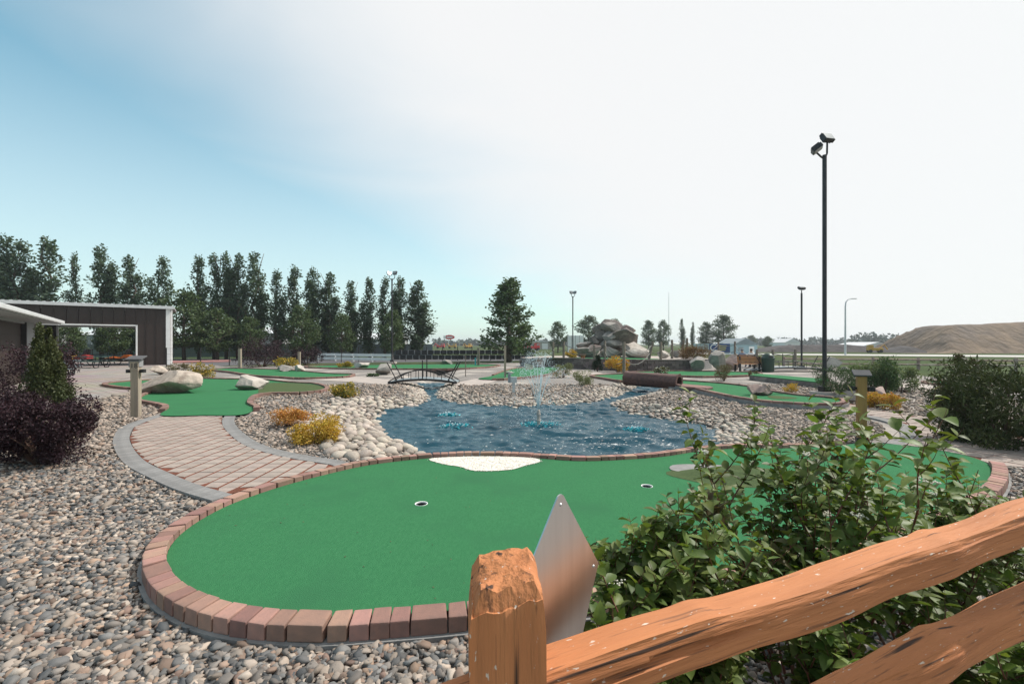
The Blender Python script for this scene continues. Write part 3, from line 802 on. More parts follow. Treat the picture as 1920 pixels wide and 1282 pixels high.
def leaves(p, outw, size, bias=0.7, elong=0.55):
    """folded leaf-shaped faces; p (N,3), outw (N,3) preferred direction, size (N,)"""
    n = len(p); a = rng.normal(0,1,(n,3)); a /= np.linalg.norm(a,axis=1)[:,None]
    a = a + outw*bias; a /= np.linalg.norm(a,axis=1)[:,None]+1e-9
    r_ = rng.normal(0,1,(n,3)); b = np.cross(a, r_); b /= np.linalg.norm(b,axis=1)[:,None]+1e-9
    c = np.cross(a, b); s = size[:,None]
    return np.stack([p, p + a*s*0.45 + b*s*elong*0.5 + c*s*0.10, p + a*s, p + a*s*0.45 - b*s*elong*0.5 + c*s*0.10], 1)
LF = [(0,1,2),(0,2,3)]
def tree_mesh(seed, H, kind):
    """returns trunk mesh, crown mesh, standing on the origin"""
    rd = random.Random(seed); mb = MB(); pts = []; ow = []
    if kind == 'poplar':
        top = H*0.97; bend = [Vector((rd.uniform(-.12,.12)*k, rd.uniform(-.12,.12)*k, H*k/6)) for k in range(7)]
        mb.tube(bend, [H*0.016*(1-k/6.6) for k in range(7)], 7)
        plumes = [(0, 0, 1.0)] + [(rd.uniform(-.07,.07)*H, rd.uniform(-.07,.07)*H, rd.uniform(.55,.88)) for _ in range(rd.choice([1,2,2,3]))]
        for (ox, oy, ht) in plumes:
            nl = int(34*ht)
            for i in range(nl):
                t = 0.13 + 0.87*(i + rd.random())/nl
                rad = H*(0.112 if ox == 0 else 0.075)*(min(1, (t-0.08)*4.0)**0.7)*(1-t**1.7)**0.9*rd.uniform(0.55,1.25) + 0.12
                az = rd.uniform(0, 6.283); z0 = t*H*ht*0.97
                tip = Vector((ox*min(1,t*2) + rad*math.cos(az), oy*min(1,t*2) + rad*math.sin(az), z0 + rad*rd.uniform(.5,1.4)))
                st = Vector((ox*t*0.6, oy*t*0.6, max(0.3, z0 - rad*0.6)))
                if i % 2 == 0: mb.tube([st, st.lerp(tip, .55) , tip], [H*0.004, H*0.003, H*0.001], 4, cap=False)
                m = rd.randint(46, 74)
                q = rng.normal(0,1,(m,3)); q *= (rng.uniform(0.15,1,(m,1))**0.5)/np.linalg.norm(q,axis=1)[:,None]*np.array([0.42,0.42,0.62])*H/12*rd.uniform(.7,1.2)
                base = np.array(st.lerp(tip, 1.0)) * 1.0
                k_ = rng.uniform(0.25,1,(m,1)); pts.append(np.array(st)*(1-k_) + base*k_ + q); ow.append(np.tile([math.cos(az)*.6, math.sin(az)*.6, 0.7],(m,1)))
        size = 0.25*H/12
    else:
        th = H*(0.28 if kind == 'broad' else 0.14); W_ = H*(0.36 if kind == 'broad' else 0.30)
        mb.tube([(0,0,0),(0.02*H,0.01*H,th),(0,0,H*0.9)], [H*0.025, H*0.02, H*0.004], 8)
        ncl = 70 if kind == 'broad' else 95
        for i in range(ncl):
            t = (i + rd.random())/ncl
            if kind == 'broad':
                z0 = th*0.75 + (H-th*0.75)*t; rr = W_*math.sin(math.pi*(0.16+0.80*t))**0.75*rd.uniform(.35,1.08)
            else:
                z0 = th + (H-th)*t; rr = (W_*(1-t)**0.75*min(1,(t+0.10)*5) + 0.02*H)*rd.uniform(.35,1.1)
            az = rd.uniform(0,6.283); tip = Vector((rr*math.cos(az), rr*math.sin(az), z0)); st = Vector((0,0,max(th*0.7, z0 - rr*0.7)))
            mb.tube([st, st.lerp(tip,.5) + Vector((0,0,-.02*H)), tip], [H*0.006, H*0.004, H*0.001], 4, cap=False)
            m = 60; q = rng.normal(0,1,(m,3)); q *= (rng.uniform(.1,1,(m,1))**0.5)/np.linalg.norm(q,axis=1)[:,None]*np.array([1,1,.7])*H*(0.085 if kind == 'broad' else 0.058)*rd.uniform(.7,1.3)
            k_ = rng.uniform(0.55,1.0,(m,1)); pts.append(np.array(st)*(1-k_) + np.array(tip)*k_ + q); ow.append(np.tile([math.cos(az)*.5, math.sin(az)*.5, 0.3],(m,1)))
        size = (0.036 if kind == 'broad' else 0.030)*H
    p = np.concatenate(pts); o_ = np.concatenate(ow)
    V = leaves(p, o_, size*rng.uniform(.6,1.25,len(p)), 0.5, 0.75)
    return mb.mesh('trunk', smooth=True), np_mesh('crown', V, LF, smooth=False)
TREE = {}
for kind, seeds, lm in (('poplar',(1,2,3,4,5),'poplar'), ('broad',(11,12,13),'maple'), ('cone',(21,),'young')):
    TREE[kind] = []
    for s in seeds:
        a, b = tree_mesh(s, 12.0, kind); a.materials.append(MT['bark']); b.materials.append(LM[lm]); TREE[kind].append((a, b))
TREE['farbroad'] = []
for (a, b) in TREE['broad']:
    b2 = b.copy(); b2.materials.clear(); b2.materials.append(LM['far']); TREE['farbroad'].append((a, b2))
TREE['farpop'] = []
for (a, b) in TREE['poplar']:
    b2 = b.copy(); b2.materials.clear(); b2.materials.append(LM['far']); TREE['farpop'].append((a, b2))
def tree(kind, var, px, topy, Y, label, name='tree', wide=1.0, group=None, base=0.0):
    h = HC + (HOR-topy)/F*Y - base; s = h/12.0
    e = thing(name, label, 'tree', ((px-960)/F*Y, Y, base), random.uniform(0,6.28), group)
    e.scale = (s*wide, s*wide, s)
    a, b = TREE[kind][var % len(TREE[kind])]
    link('trunk', a, None, e); link('crown', b, None, e)
    return e
# poplar windbreak behind the kart track: a straight row running away to the right
pop = [(8,443,1.1),(38,452,1.15),(92,445,1.25),(141,474,.6),(190,463,1.05),(244,481,1.0),(304,482,1.0),(373,478,.95),(401,476,.85),(424,476,.9),(446,478,.95),(479,475,1.1),(518,505,.95),(551,499,1.2),
       (586,504,1.1),(617,513,1.25),(659,528,1.15),(693,520,1.05),(722,520,1.0),(750,521,1.1),(784,528,1.6)]
notes = ['tallest dark poplar above the brown shed roof','sparse thin poplar with yellowing leaves above the shed roof']
for i, (x, ty, wd) in enumerate(pop):
    k = (960-x)/960; Yt = 46 + (x-8)/776*5
    lab = 'tall dark poplar in the windbreak row behind the kart track fence'
    if i == 3: lab = notes[1]
    elif i == 2: lab = 'broad dark poplar above the brown shed, beside the sparse thin one'
    elif i == 20: lab = 'wide poplar ending the windbreak row beside the open field'
    tree('poplar', i*3 % 5 if i else 2, x, ty, Yt, lab, 'poplar_tree', wd*1.13, 'windbreak poplars')
for i, (x, ty, wd) in enumerate([(345,548,1.0),(408,582,1.1),(470,596,.9),(565,575,.9),(640,590,.8),(735,585,.8),(60,590,1.1),(130,600,1.0),(215,598,1.0)]):
    Yt = 42 + max(0,x)/776*6
    tree('broad', i, x, ty, Yt, 'low bushy green tree growing under the tall poplars', 'bushy_tree', wd*1.1, 'bushy trees under the poplars')
tree('cone', 0, 954, 526, 41, 'young conical green tree standing alone beyond the fountain', 'young_tree', 1.5)
for (kd, v, x, ty, Y, w, lab) in [
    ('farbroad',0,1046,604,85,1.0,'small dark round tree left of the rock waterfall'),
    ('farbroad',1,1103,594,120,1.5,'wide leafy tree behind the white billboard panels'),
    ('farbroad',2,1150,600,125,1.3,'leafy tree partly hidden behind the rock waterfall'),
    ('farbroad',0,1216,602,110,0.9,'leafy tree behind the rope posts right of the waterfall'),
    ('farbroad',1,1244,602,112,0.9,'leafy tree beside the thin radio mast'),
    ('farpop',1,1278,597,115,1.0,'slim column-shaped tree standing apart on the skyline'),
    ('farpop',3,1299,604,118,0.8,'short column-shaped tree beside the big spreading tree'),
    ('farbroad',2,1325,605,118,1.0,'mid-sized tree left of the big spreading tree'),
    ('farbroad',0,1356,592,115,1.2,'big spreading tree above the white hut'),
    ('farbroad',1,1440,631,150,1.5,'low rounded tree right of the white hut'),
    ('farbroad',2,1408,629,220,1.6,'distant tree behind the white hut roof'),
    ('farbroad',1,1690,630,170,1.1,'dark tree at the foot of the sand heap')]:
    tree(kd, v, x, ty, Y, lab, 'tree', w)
# far woods along the horizon: nobody could count the trees
wv = []
for (x0, x1, ty, Y) in [(815,1000,640,420),(1000,1130,641,480),(1380,1700,637,430),(1600,1685,628,300),(1690,1960,640,500),(-150,330,640,300),(330,700,640,360),(1700,2300,640,520),(-900,-150,638,420)]:
    n = int((x1-x0)*9); xx = rng.uniform(x0, x1, n)
    prof = 0.55 + 0.25*np.sin(xx*0.11+Y) + 0.2*np.sin(xx*0.31+2*Y)
    hh = HC + (HOR-ty)/F*Y*prof*1.25; zz = rng.uniform(0,1,n)**0.7*hh
    p = np.stack([(xx-960)/F*Y, Y + rng.uniform(-9,9,n), zz], 1)
    wv.append(leaves(p, np.tile([0,0,.5],(n,1)), rng.uniform(.004,.009,n)*Y*1.1, 0.4, 0.9))
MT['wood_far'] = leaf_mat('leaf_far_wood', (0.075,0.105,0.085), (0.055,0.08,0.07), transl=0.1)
tag(stuff(link('far_woods', np_mesh('far_woods', np.concatenate(wv), LF, smooth=False), MT['wood_far'])), 'bluish line of distant woods along the horizon', 'woods')

# ---------------------------------------------------------------- shrubs
def shrub(name, label, px, by, wp, hp, lm, n, size, seed=0, Y=None, depth=1.0, shape='round', lumps=14, up=0.3, flowers=None, z0=0.0, group=None, cat='shrub', elong=0.55, twigs=10, zlo=0.14):
    if Y is None: Y = F*(HC-z0)/(by-HOR)
    w, h = px2m(wp, Y), px2m(hp, Y); rd = np.random.default_rng(seed+100)
    e = thing(name, label, cat, ((px-960)/F*Y, Y + w*depth*0.35, z0), 0, group)
    az = rd.uniform(0, 2*np.pi, lumps); 
    cz = rd.uniform(zlo, 0.8, lumps)
    if shape == 'cone': rr = (1-cz)*0.75
    else: rr = np.sqrt(np.clip(1-(cz-0.35)**2/0.5,0.05,1))*0.62
    lc = np.stack([rr*np.cos(az)*rd.uniform(.5,1.05,lumps), rr*np.sin(az)*rd.uniform(.5,1.05,lumps), cz], 1)
    lr = rd.uniform(0.16,0.40,lumps)*(1.0 if lumps < 30 else 0.75)
    if shape == 'cone': lr *= np.clip(1.15-cz,0.25,1)*0.9
    pick = rd.integers(0, lumps, n); d_ = rd.normal(0,1,(n,3)); d_ /= np.linalg.norm(d_,axis=1)[:,None]
    rad = lr[pick]*rd.uniform(0.35,1,n)**0.45*rd.uniform(.85,1.18,n)
    q = lc[pick] + d_*rad[:,None]*np.array([1,1,.8])
    q = q[q[:,2] > 0.01]; d_ = d_[:len(q)]
    zmax = np.quantile(q[:,2], 0.995); q[:,2] /= zmax
    xm = np.quantile(np.abs(q[:,0]), 0.99)
    p = q * np.array([w/2/xm, w/2/xm*depth, h])
    ow = d_*0.6 + np.array([0,0,up])
    V = leaves(p, ow, size*rd.uniform(.6,1.3,len(p)), 0.9, elong)
    link('foliage', np_mesh('foliage', V, LF, smooth=False), LM[lm], e)
    mb = MB()
    for k in range(twigs):
        i = rd.integers(0, len(p)); t = Vector(p[i]); mb.tube([(t.x*0.1, t.y*0.1, -0.02), (t.x*.5, t.y*.5, t.z*.6), t], [w*.012+.002, w*.008+.0015, .0015], 4, cap=False)
    mb.obj('stems', MT['twig'], e, smooth=True)
    if flowers:
        fm, fn, fs = flowers; i = rd.integers(0, len(p), fn); pp = p[i]*1.03
        stuff(link('flowers', np_mesh('flowers', leaves(pp, ow[i], fs*rd.uniform(.7,1.3,fn), 1.2, 0.9), LF, smooth=False), LM[fm], e))
    return e
shrub('gold_shrub','orange-gold shrub behind the yellow one on the gravel',537,804,66,36,'orange',3800,0.035,1,lumps=18)
shrub('gold_shrub','golden yellow mounded shrub in front of the orange one',578,836,92,50,'gold',6500,0.034,2,lumps=22)
shrub('potentilla','yellow flowering bush behind the big cream boulder',365,709,50,28,'yellowgreen',2600,0.06,3,flowers=('gold',700,.06))
shrub('potentilla','round yellow-flecked shrub alone on gravel behind the gold pair',640,747,46,27,'yellowgreen',2600,0.05,4,flowers=('gold',600,.045))
shrub('potentilla','yellow flowering bush behind the long grey boulder',531,692,40,20,'yellowgreen',2000,0.075,5,flowers=('gold',700,.08))
shrub('potentilla','small yellow bush at the end of the long thin green',642,690,28,11,'yellowgreen',1200,0.08,6,flowers=('gold',400,.08))
shrub('grey_shrub','low grey-green bush behind the small tan boulder',324,698,36,15,'brownish',1200,0.07,7)
shrub('barberry','large dark purple bush behind the narrow rear green',476,692,84,56,'purple',5000,0.10,8,Y=31,lumps=24)
shrub('barberry','smaller dark purple bush beside the short wooden post',566,687,58,36,'purple',3200,0.10,9,Y=34,lumps=18)
shrub('barberry','dark purple bush sprawling over the gravel in front of the conical cedar',26,905,225,140,'purple',24000,0.036,10,Y=5.7,lumps=40,depth=0.7,twigs=60)
shrub('barberry','dark purple bush behind the conical cedar by the grey building',10,800,170,150,'purple',9000,0.05,11,Y=9.0,lumps=30,depth=0.7)
shrub('cedar','conical green cedar with browning sides beside the purple bushes',52,830,88,214,'cedar',14000,0.045,12,Y=7.4,shape='cone',lumps=46,up=1.2)
shrub('sage_shrub','pale sage grassy shrub on the pond island',1057,709,46,26,'sage',2200,0.07,13,up=1.2,elong=.3)
shrub('sage_shrub','smaller pale sage shrub beside the log tunnel approach',1096,724,38,28,'sage',2200,0.06,14,up=1.2,elong=.3)
shrub('sage_shrub','brownish wispy shrub between the two right greens',1363,715,34,30,'brownish',1800,0.06,15,up=1.2,elong=.3)
shrub('sage_shrub','tiny wispy shrub beside the green carpet ramp',1415,710,18,14,'brownish',700,0.06,16,up=1.2,elong=.3)
shrub('spirea','low shrub with pink-white flowers in front of the block wall',1243,703,26,15,'brownish',1300,0.06,17,flowers=('flower',160,.07))
shrub('gold_shrub','gold and orange shrub against the block wall',1162,699,44,30,'gold',2800,0.08,18,flowers=('orange',600,.08))
shrub('gold_shrub','small gold shrub on the terrace beside the waterfall',1070,671,24,15,'gold',1200,0.09,19,z0=0.65,Y=31)
shrub('cedar','small dark conical evergreen against the block wall',1122,697,18,30,'dark',2200,0.07,20,shape='cone',lumps=24,up=1.2)
shrub('spirea','rust-brown mounded shrub on the terrace above the boulders',1311,676,64,30,'rust',4200,0.08,21,z0=0.6,Y=28.5,lumps=22)
shrub('daylily','tiny yellow-green plant on gravel beside the raised green',1487,737,22,16,'gold',500,0.07,22,up=1.0,elong=.3)
shrub('gold_shrub','gold-orange low shrub beside the paver path on the right',1667,770,64,30,'gold',3600,0.04,23,flowers=('orange',900,.04),lumps=18)
shrub('juniper','feathery light green bush behind the grey boulder',1588,745,78,58,'juniper',5200,0.06,24,up=1.1,elong=.25,lumps=20)
shrub('dogwood','pale variegated shrub right of the feathery bush',1650,742,70,62,'pale',4500,0.06,25,lumps=20)
shrub('juniper','dark green upright shrub between two pale variegated ones',1672,744,56,72,'juniper',4500,0.06,26,lumps=18,up=.8)
shrub('dogwood','second pale variegated shrub beside the rail fence',1705,738,54,52,'pale',3500,0.06,27,lumps=16)
shrub('boxwood','dark clipped round evergreen beside the paver path',1800,780,62,66,'dark',5000,0.035,28,lumps=26)
shrub('cedar','tall dark cedar hedge shrub overhanging the paver path',1962,880,215,165,'cedar',17000,0.085,29,Y=6.6,lumps=70,up=.9,twigs=14,zlo=0.02,elong=.28)
shrub('cedar','brownish conical cedar behind the clipped round evergreen',1838,790,84,124,'cedarbrown',7000,0.05,30,Y=9.2,shape='cone',lumps=40,up=1.0)
shrub('weed','low green ground plant on gravel beside the large white boulder',697,706,24,5,'juniper',500,0.07,31,cat='plant')

# ---------------------------------------------------------------- red-stemmed dogwood behind the rail fence
def big_leaf(curl, fold):
    ts = [0, .22, .5, .78, 1.0]; ws = [0, .24, .31, .19, 0]
    v = []; 
    for t, w in zip(ts, ws):
        z = -curl*t*t
        if w == 0: v.append((t, 0, z))
        else: v += [(t, -w, z + fold*w), (t, 0, z), (t, w, z + fold*w)]
    # 0 | 1 2 3 | 4 5 6 | 7 8 9 | 10
    f = [(0,1,2),(0,2,3),(1,4,5),(1,5,2),(2,5,6),(2,6,3),(4,7,8),(4,8,5),(5,8,9),(5,9,6),(7,10,8),(8,10,9)]
    return np.array(v), f
LEAFV = [big_leaf(c, fo) for c, fo in ((.18,.35),(.30,.5),(.05,.25),(.42,.4))]
MT['dogleaf'] = mat('dogwood_leaf', (0.150,0.205,0.040), (0.095,0.148,0.030), rough=0.5, scale=14, detail=3, rand=0.30, transl=0.36, spec=0.35)
MT['dogleaf_isl'] = mat('dogwood_leaf_mass', (0.140,0.195,0.040), (0.080,0.130,0.030), rough=0.5, scale=14, detail=3, island=0.32, transl=0.36, spec=0.35, c3=(0.10,0.05,0.03), scale3=1.7)
MT['redstem'] = mat('red_stem', (0.17,0.05,0.035), (0.10,0.06,0.03), rough=0.5, scale=14)
leaf_data = []
for v, f in LEAFV:
    m = np_mesh('leaf', v[None], f); m.materials.append(MT['dogleaf']); leaf_data.append(m)
def dogwood(label, cx, cy, tall, spread, nst, seed):
    rd = random.Random(seed); e = thing('dogwood_bush', label, 'shrub', (cx, cy, 0), 0, 'dogwood bushes behind the rail fence')
    mb = MB(); LV = []   # (matrix)
    fl = []
    def stem(p0, dir0, ln, r0, depth):
        n = 7; pts = [p0]; d = dir0.normalized()
        for i in range(n):
            d = (d + Vector((rd.uniform(-.10,.10), rd.uniform(-.10,.10), 0.07))).normalized(); pts.append(pts[-1] + d*ln/n)
        mb.tube(pts, [r0*(1-0.8*i/n) for i in range(n+1)], 5, cap=False)
        step = 0.042; tot = ln; s_ = ln*(0.30 if depth == 0 else 0.12)
        az0 = rd.uniform(0, 3.14); kk = 0
        while s_ < tot:
            i = min(n-1, int(s_/tot*n)); t = s_/tot*n - i; q = pts[i].lerp(pts[i+1], t); ax = (pts[i+1]-pts[i]).normalized()
            az0 += 1.571 + rd.uniform(-.3,.3)
            for sgn in (0, math.pi):
                if rd.random() < 0.10: continue
                side = ax.orthogonal(); side = Matrix.Rotation(az0 + sgn, 3, ax) @ side
                dl = (side*1.0 + ax*rd.uniform(.35,.9) + Vector((0,0,rd.uniform(-.15,.2)))).normalized()
                L_ = rd.uniform(.045,.076)*(0.62 if s_ > tot*0.9 else 1)
                zax = (Vector((0,0,1)) + Vector((rd.uniform(-.5,.5), rd.uniform(-.5,.5), 0))); yax = zax.cross(dl).normalized(); zax = dl.cross(yax)
                M_ = Matrix((dl*L_, yax*L_, zax*L_)).transposed().to_4x4(); M_.translation = q
                LV.append(M_)
            s_ += step*rd.uniform(.8,1.25)
        if depth < 2:
            for b in range(rd.randint(3,5) if depth == 0 else 2):
                i = rd.randint(2, n-1); a = rd.uniform(0, 6.28)
                dv = (Vector((math.cos(a), math.sin(a), rd.uniform(.25,.9)))).normalized()
                stem(pts[i], dv + (pts[i]-pts[i-1]).normalized()*0.6, ln*rd.uniform(.28,.45), r0*.55, depth+1)
        if depth == 0 and rd.random() < 0.16: fl.append(pts[-1])
    for k in range(nst):
        a = 2*math.pi*k/nst + rd.uniform(-.3,.3); rr = rd.uniform(.05,1)
        st = Vector((0.10*math.cos(a)*rr, 0.10*math.sin(a)*rr, -0.03))
        h = tall*rd.uniform(.62,1.0); hor = spread*rr*rd.uniform(.6,1.0)
        stem(st, Vector((math.cos(a)*hor, math.sin(a)*hor, h)), math.hypot(h, hor)*0.95, 0.0075, 0)
    mb.obj('stems', MT['redstem'], e, smooth=True)
    # the leaves that show largest are separate parts, the rest one mass
    key = lambda M_: (M_.translation + Vector((cx, cy, 0)) - Vector((0,0,HC))).length - 0.35*M_.translation.z
    LV.sort(key=key)
    nsep = min(60, len(LV))
    for i, M_ in enumerate(LV[:nsep]):
        o = link('leaf', leaf_data[i % 4], None, e); o.matrix_local = M_
    bulk = LV[nsep:]; groups = [[] for _ in range(4)]
    for i, M_ in enumerate(bulk):
        a = np.array(M_); v = LEAFV[i % 4][0]; groups[0].append(v @ a[:3,:3].T + a[:3,3])
    stuff(link('leaf_mass', np_mesh('leaf_mass', np.array(groups[0]), LEAFV[0][1]), MT['dogleaf_isl'], e))
    for p in fl:
        v, f = ico(1); n = 26; q = rng.normal(0,1,(n,3))*np.array([.014,.014,.004]) + np.array(p) + np.array([0,0,.012])
        stuff(link('flower_cluster', np_mesh('flower_cluster', v[None]*0.0042 + q[:,None], f), LM['flower'], e))
    return len(LV)
nl = 0
for args in [('leafy red-stemmed dogwood bush beside the metal plate and fence post', 0.74, 1.90, 0.98, 0.46, 17, 41),
    ('tallest red-stemmed dogwood bush behind the middle of the upper rail', 1.36, 2.12, 1.26, 0.55, 19, 42),
    ('red-stemmed dogwood bush in front of the right end of the big green', 2.05, 2.30, 1.16, 0.60, 18, 43),
    ('low dogwood bush under the rails at the brick edging', 1.15, 1.62, 0.66, 0.46, 14, 44),
    ('low dogwood bush under the lower rail on gravel', 1.95, 1.75, 0.66, 0.50, 14, 45),
    ('low dark dogwood bush right behind the metal plate', 0.42, 1.55, 0.80, 0.40, 15, 46),
    ('dogwood bush spreading over the carpet left of the tallest one', 0.58, 1.98, 0.86, 0.40, 15, 48),
    ('dogwood bush at the right end of the rails', 2.65, 2.45, 0.80, 0.5, 14, 47)]:
    nl += dogwood(*args)

# ---------------------------------------------------------------- materials for made things
MT['pole_black'] = mat('pole_black', (0.016,0.015,0.02), (0.026,0.025,0.03), rough=0.45, scale=4)
MT['lamp_glass'] = mat('lamp_glass', (0.30,0.32,0.33), (0.24,0.26,0.27), rough=0.15, scale=3)
MT['galv'] = mat('galvanised', (0.50,0.52,0.53), (0.42,0.44,0.45), rough=0.45, metal=0.6, scale=6)
MT['brown_metal'] = mat('brown_siding', (0.034,0.021,0.017), (0.027,0.017,0.014), rough=0.5, scale=3, rand=0.08)
MT['roof_white'] = mat('roof_white', (0.62,0.63,0.64), (0.55,0.56,0.57), rough=0.4, scale=3)
MT['grey_wall'] = mat('grey_wall', (0.27,0.275,0.28), (0.24,0.245,0.25), rough=0.7, scale=3)
MT['wood_post'] = mat('wood_post', (0.34,0.29,0.22), (0.22,0.185,0.15), rough=0.9, scale=9, bump=0.004, stretch=(1,1,0.12))
MT['wood_yellow'] = mat('wood_yellow', (0.33,0.19,0.065), (0.22,0.125,0.045), rough=0.8, scale=9, bump=0.003, stretch=(1,1,0.12))
MT['wood_old'] = mat('wood_old', (0.24,0.20,0.16), (0.15,0.125,0.105), rough=0.95, scale=9, bump=0.006, stretch=(1,1,0.12))
MT['rope'] = mat('rope', (0.20,0.19,0.18), (0.13,0.125,0.12), rough=0.95, scale=30)
MT['log'] = mat('log', (0.125,0.066,0.056), (0.072,0.040,0.037), rough=0.7, scale=5, detail=8, bump=0.02, stretch=(0.25,3,3))
MT['asphalt'] = mat('asphalt', (0.10,0.10,0.105), (0.075,0.075,0.08), rough=0.95, scale=3)
MT['road'] = mat('road', (0.46,0.45,0.42), (0.40,0.39,0.37), rough=0.95, scale=1)
MT['orange'] = mat('kart_orange', (0.55,0.13,0.02), (0.48,0.11,0.02), rough=0.35, scale=3)
MT['red'] = mat('kart_red', (0.35,0.03,0.03), (0.28,0.025,0.025), rough=0.35, scale=3)
MT['yellow'] = mat('machine_yellow', (0.55,0.30,0.04), (0.45,0.25,0.04), rough=0.5, scale=3)
MT['teal'] = mat('table_teal', (0.04,0.085,0.08), (0.035,0.07,0.07), rough=0.5, scale=3)
MT['table_grey'] = mat('table_grey', (0.22,0.26,0.28), (0.18,0.22,0.24), rough=0.5, scale=3)
MT['can_green'] = mat('can_green', (0.010,0.035,0.026), (0.014,0.045,0.033), rough=0.4, scale=4)
MT['bench_wood'] = mat('bench_wood', (0.36,0.18,0.08), (0.27,0.13,0.06), rough=0.7, scale=6, stretch=(0.2,3,3), rand=0.12)
MT['fence_blue'] = mat('fence_blue', (0.20,0.25,0.27), (0.17,0.215,0.235), rough=0.7, scale=1, rand=0.10)
MT['sand_heap'] = mat('sand_heap', (0.20,0.145,0.10), (0.125,0.094,0.072), rough=1.0, scale=0.35, detail=9, bump=0.5, bscale=0.8, stretch=(1,1,0.25), c3=(0.13,0.105,0.09), scale3=0.12)
MT['dark_heap'] = mat('dark_heap', (0.075,0.065,0.065), (0.05,0.045,0.045), rough=1.0, scale=0.4, detail=9, bump=0.3, bscale=0.8)
MT['kerb_pink'] = mat('kerb_pink', (0.42,0.20,0.19), (0.34,0.17,0.16), rough=0.8, scale=2)
MT['turquoise'] = mat('turquoise', (0.06,0.36,0.40), (0.05,0.30,0.34), rough=0.5, scale=4)
MT['blue_sign'] = mat('blue_sign', (0.02,0.06,0.20), (0.02,0.05,0.16), rough=0.5, scale=1)
MT['sign_yellow'] = mat('sign_yellow', (0.50,0.42,0.14), (0.45,0.38,0.12), rough=0.6, scale=1)
MT['sign_red'] = mat('sign_red', (0.55,0.035,0.04), (0.5,0.03,0.035), rough=0.5, scale=1)
MT['terracotta'] = mat('terracotta', (0.42,0.15,0.08), (0.34,0.12,0.07), rough=0.9, scale=6)
MT['block'] = mat('wall_block', (0.20,0.155,0.14), (0.13,0.105,0.10), rough=0.95, scale=3, detail=8, bump=0.02, bscale=9, rand=0.36)

# ---------------------------------------------------------------- light poles
def light_pole(label, px, by, topy, heads, Y=None, r=0.06, group='black floodlight poles'):
    Y = Y or F*HC/(by-HOR); h = HC + (HOR-topy)/F*Y
    e = thing('light_pole', label, 'light pole', ((px-960)/F*Y, Y, 0), 0, group)
    MB().lathe((0,0,0), [(0.40,-0.1),(0.40,0.10),(0.385,0.12)], 24).obj('concrete_base', MT['concrete'], e, smooth=40)
    MB().box((0,0,0.20), (0.26,0.26,0.16)).obj('base_cover', MT['pole_black'], e, bevel=0.012)
    ph = h - 0.55
    MB().tube([(0,0,0.12),(0,0,ph)], r, 12).obj('pole', MT['pole_black'], e, smooth=40)
    for (sx, rx, rz, dz) in heads:
        ar = MB().tube([(0,0,ph-0.12),(0.10*sx,0,ph-0.06),(0.22*sx,0,ph+0.05),(0.24*sx,0,ph+0.28+dz)], 0.028, 8).obj('arm', MT['pole_black'], e, smooth=40)
        Mr = Matrix.Rotation(rz, 4, 'Z') @ Matrix.Rotation(rx, 4, 'X')
        c = Vector((0.24*sx, 0, ph+0.42+dz))
        hd = MB().box(c, (0.36,0.13,0.30), M=Mr).obj('floodlight', MT['pole_black'], e, bevel=0.015)
        MB().box(c + (Mr @ Vector((0,-0.069,0))), (0.31,0.012,0.25), M=Mr).obj('lens', MT['lamp_glass'], hd)
        fin = MB()
        for k in range(5): fin.box(c + (Mr @ Vector((-0.12+0.06*k, 0.085, 0))), (0.012,0.05,0.24), M=Mr)
        stuff(fin.obj('cooling_fins', MT['pole_black'], hd))
    return e
light_pole('tall black floodlight pole rising from a concrete base beside the raised green', 1546, 741, 258, [(-1, R(55), R(60), -0.22), (0.35, R(-32), R(12), 0.12)], r=0.062)
light_pole('black twin floodlight pole in front of the poplar row', 735, 681, 510, [(-1, R(-30), R(50), 0), (1, R(-25), R(-20), 0.05)])
light_pole('black twin floodlight pole behind the retaining wall', 1074, 660, 546, [(-0.7, R(-20), R(20), 0), (0.9, R(-20), R(-40), 0)], Y=50)
light_pole('slim black light pole rising behind the second footbridge', 1503, 693, 533, [(0.0, R(-70), 0, -0.1)], r=0.055)
# street light on the road
Ys = 66; e = thing('street_light', 'galvanised street light with curved arm beside the road', 'street light', ((1585-960)/F*Ys, Ys, 0))
hS = HC + (HOR-560)/F*Ys
MB().tube([(0,0,0),(0,0,hS*0.5),(0,0,hS*0.86)], [0.14,0.11,0.09], 10).obj('pole', MT['galv'], e, smooth=40)
MB().tube([(0,0,hS*0.86),(0.08,0,hS*0.94),(0.4,0,hS*0.985),(1.0,0,hS)], [0.09,0.075,0.06,0.05], 8).obj('arm', MT['galv'], e, smooth=40)
MB().box((1.25,0,hS), (0.7,0.28,0.12)).obj('lamp_head', MT['galv'], e, bevel=0.04)
# thin mast far away
Ym = 300; tag(MB().tube([(0,0,0),(0,0,HC+(HOR-548)/F*Ym)], [0.3,0.1], 5).obj('radio_mast', MT['galv'], loc=((1254-960)/F*Ym, Ym, 0)), 'thin tall radio mast on the skyline', 'mast')

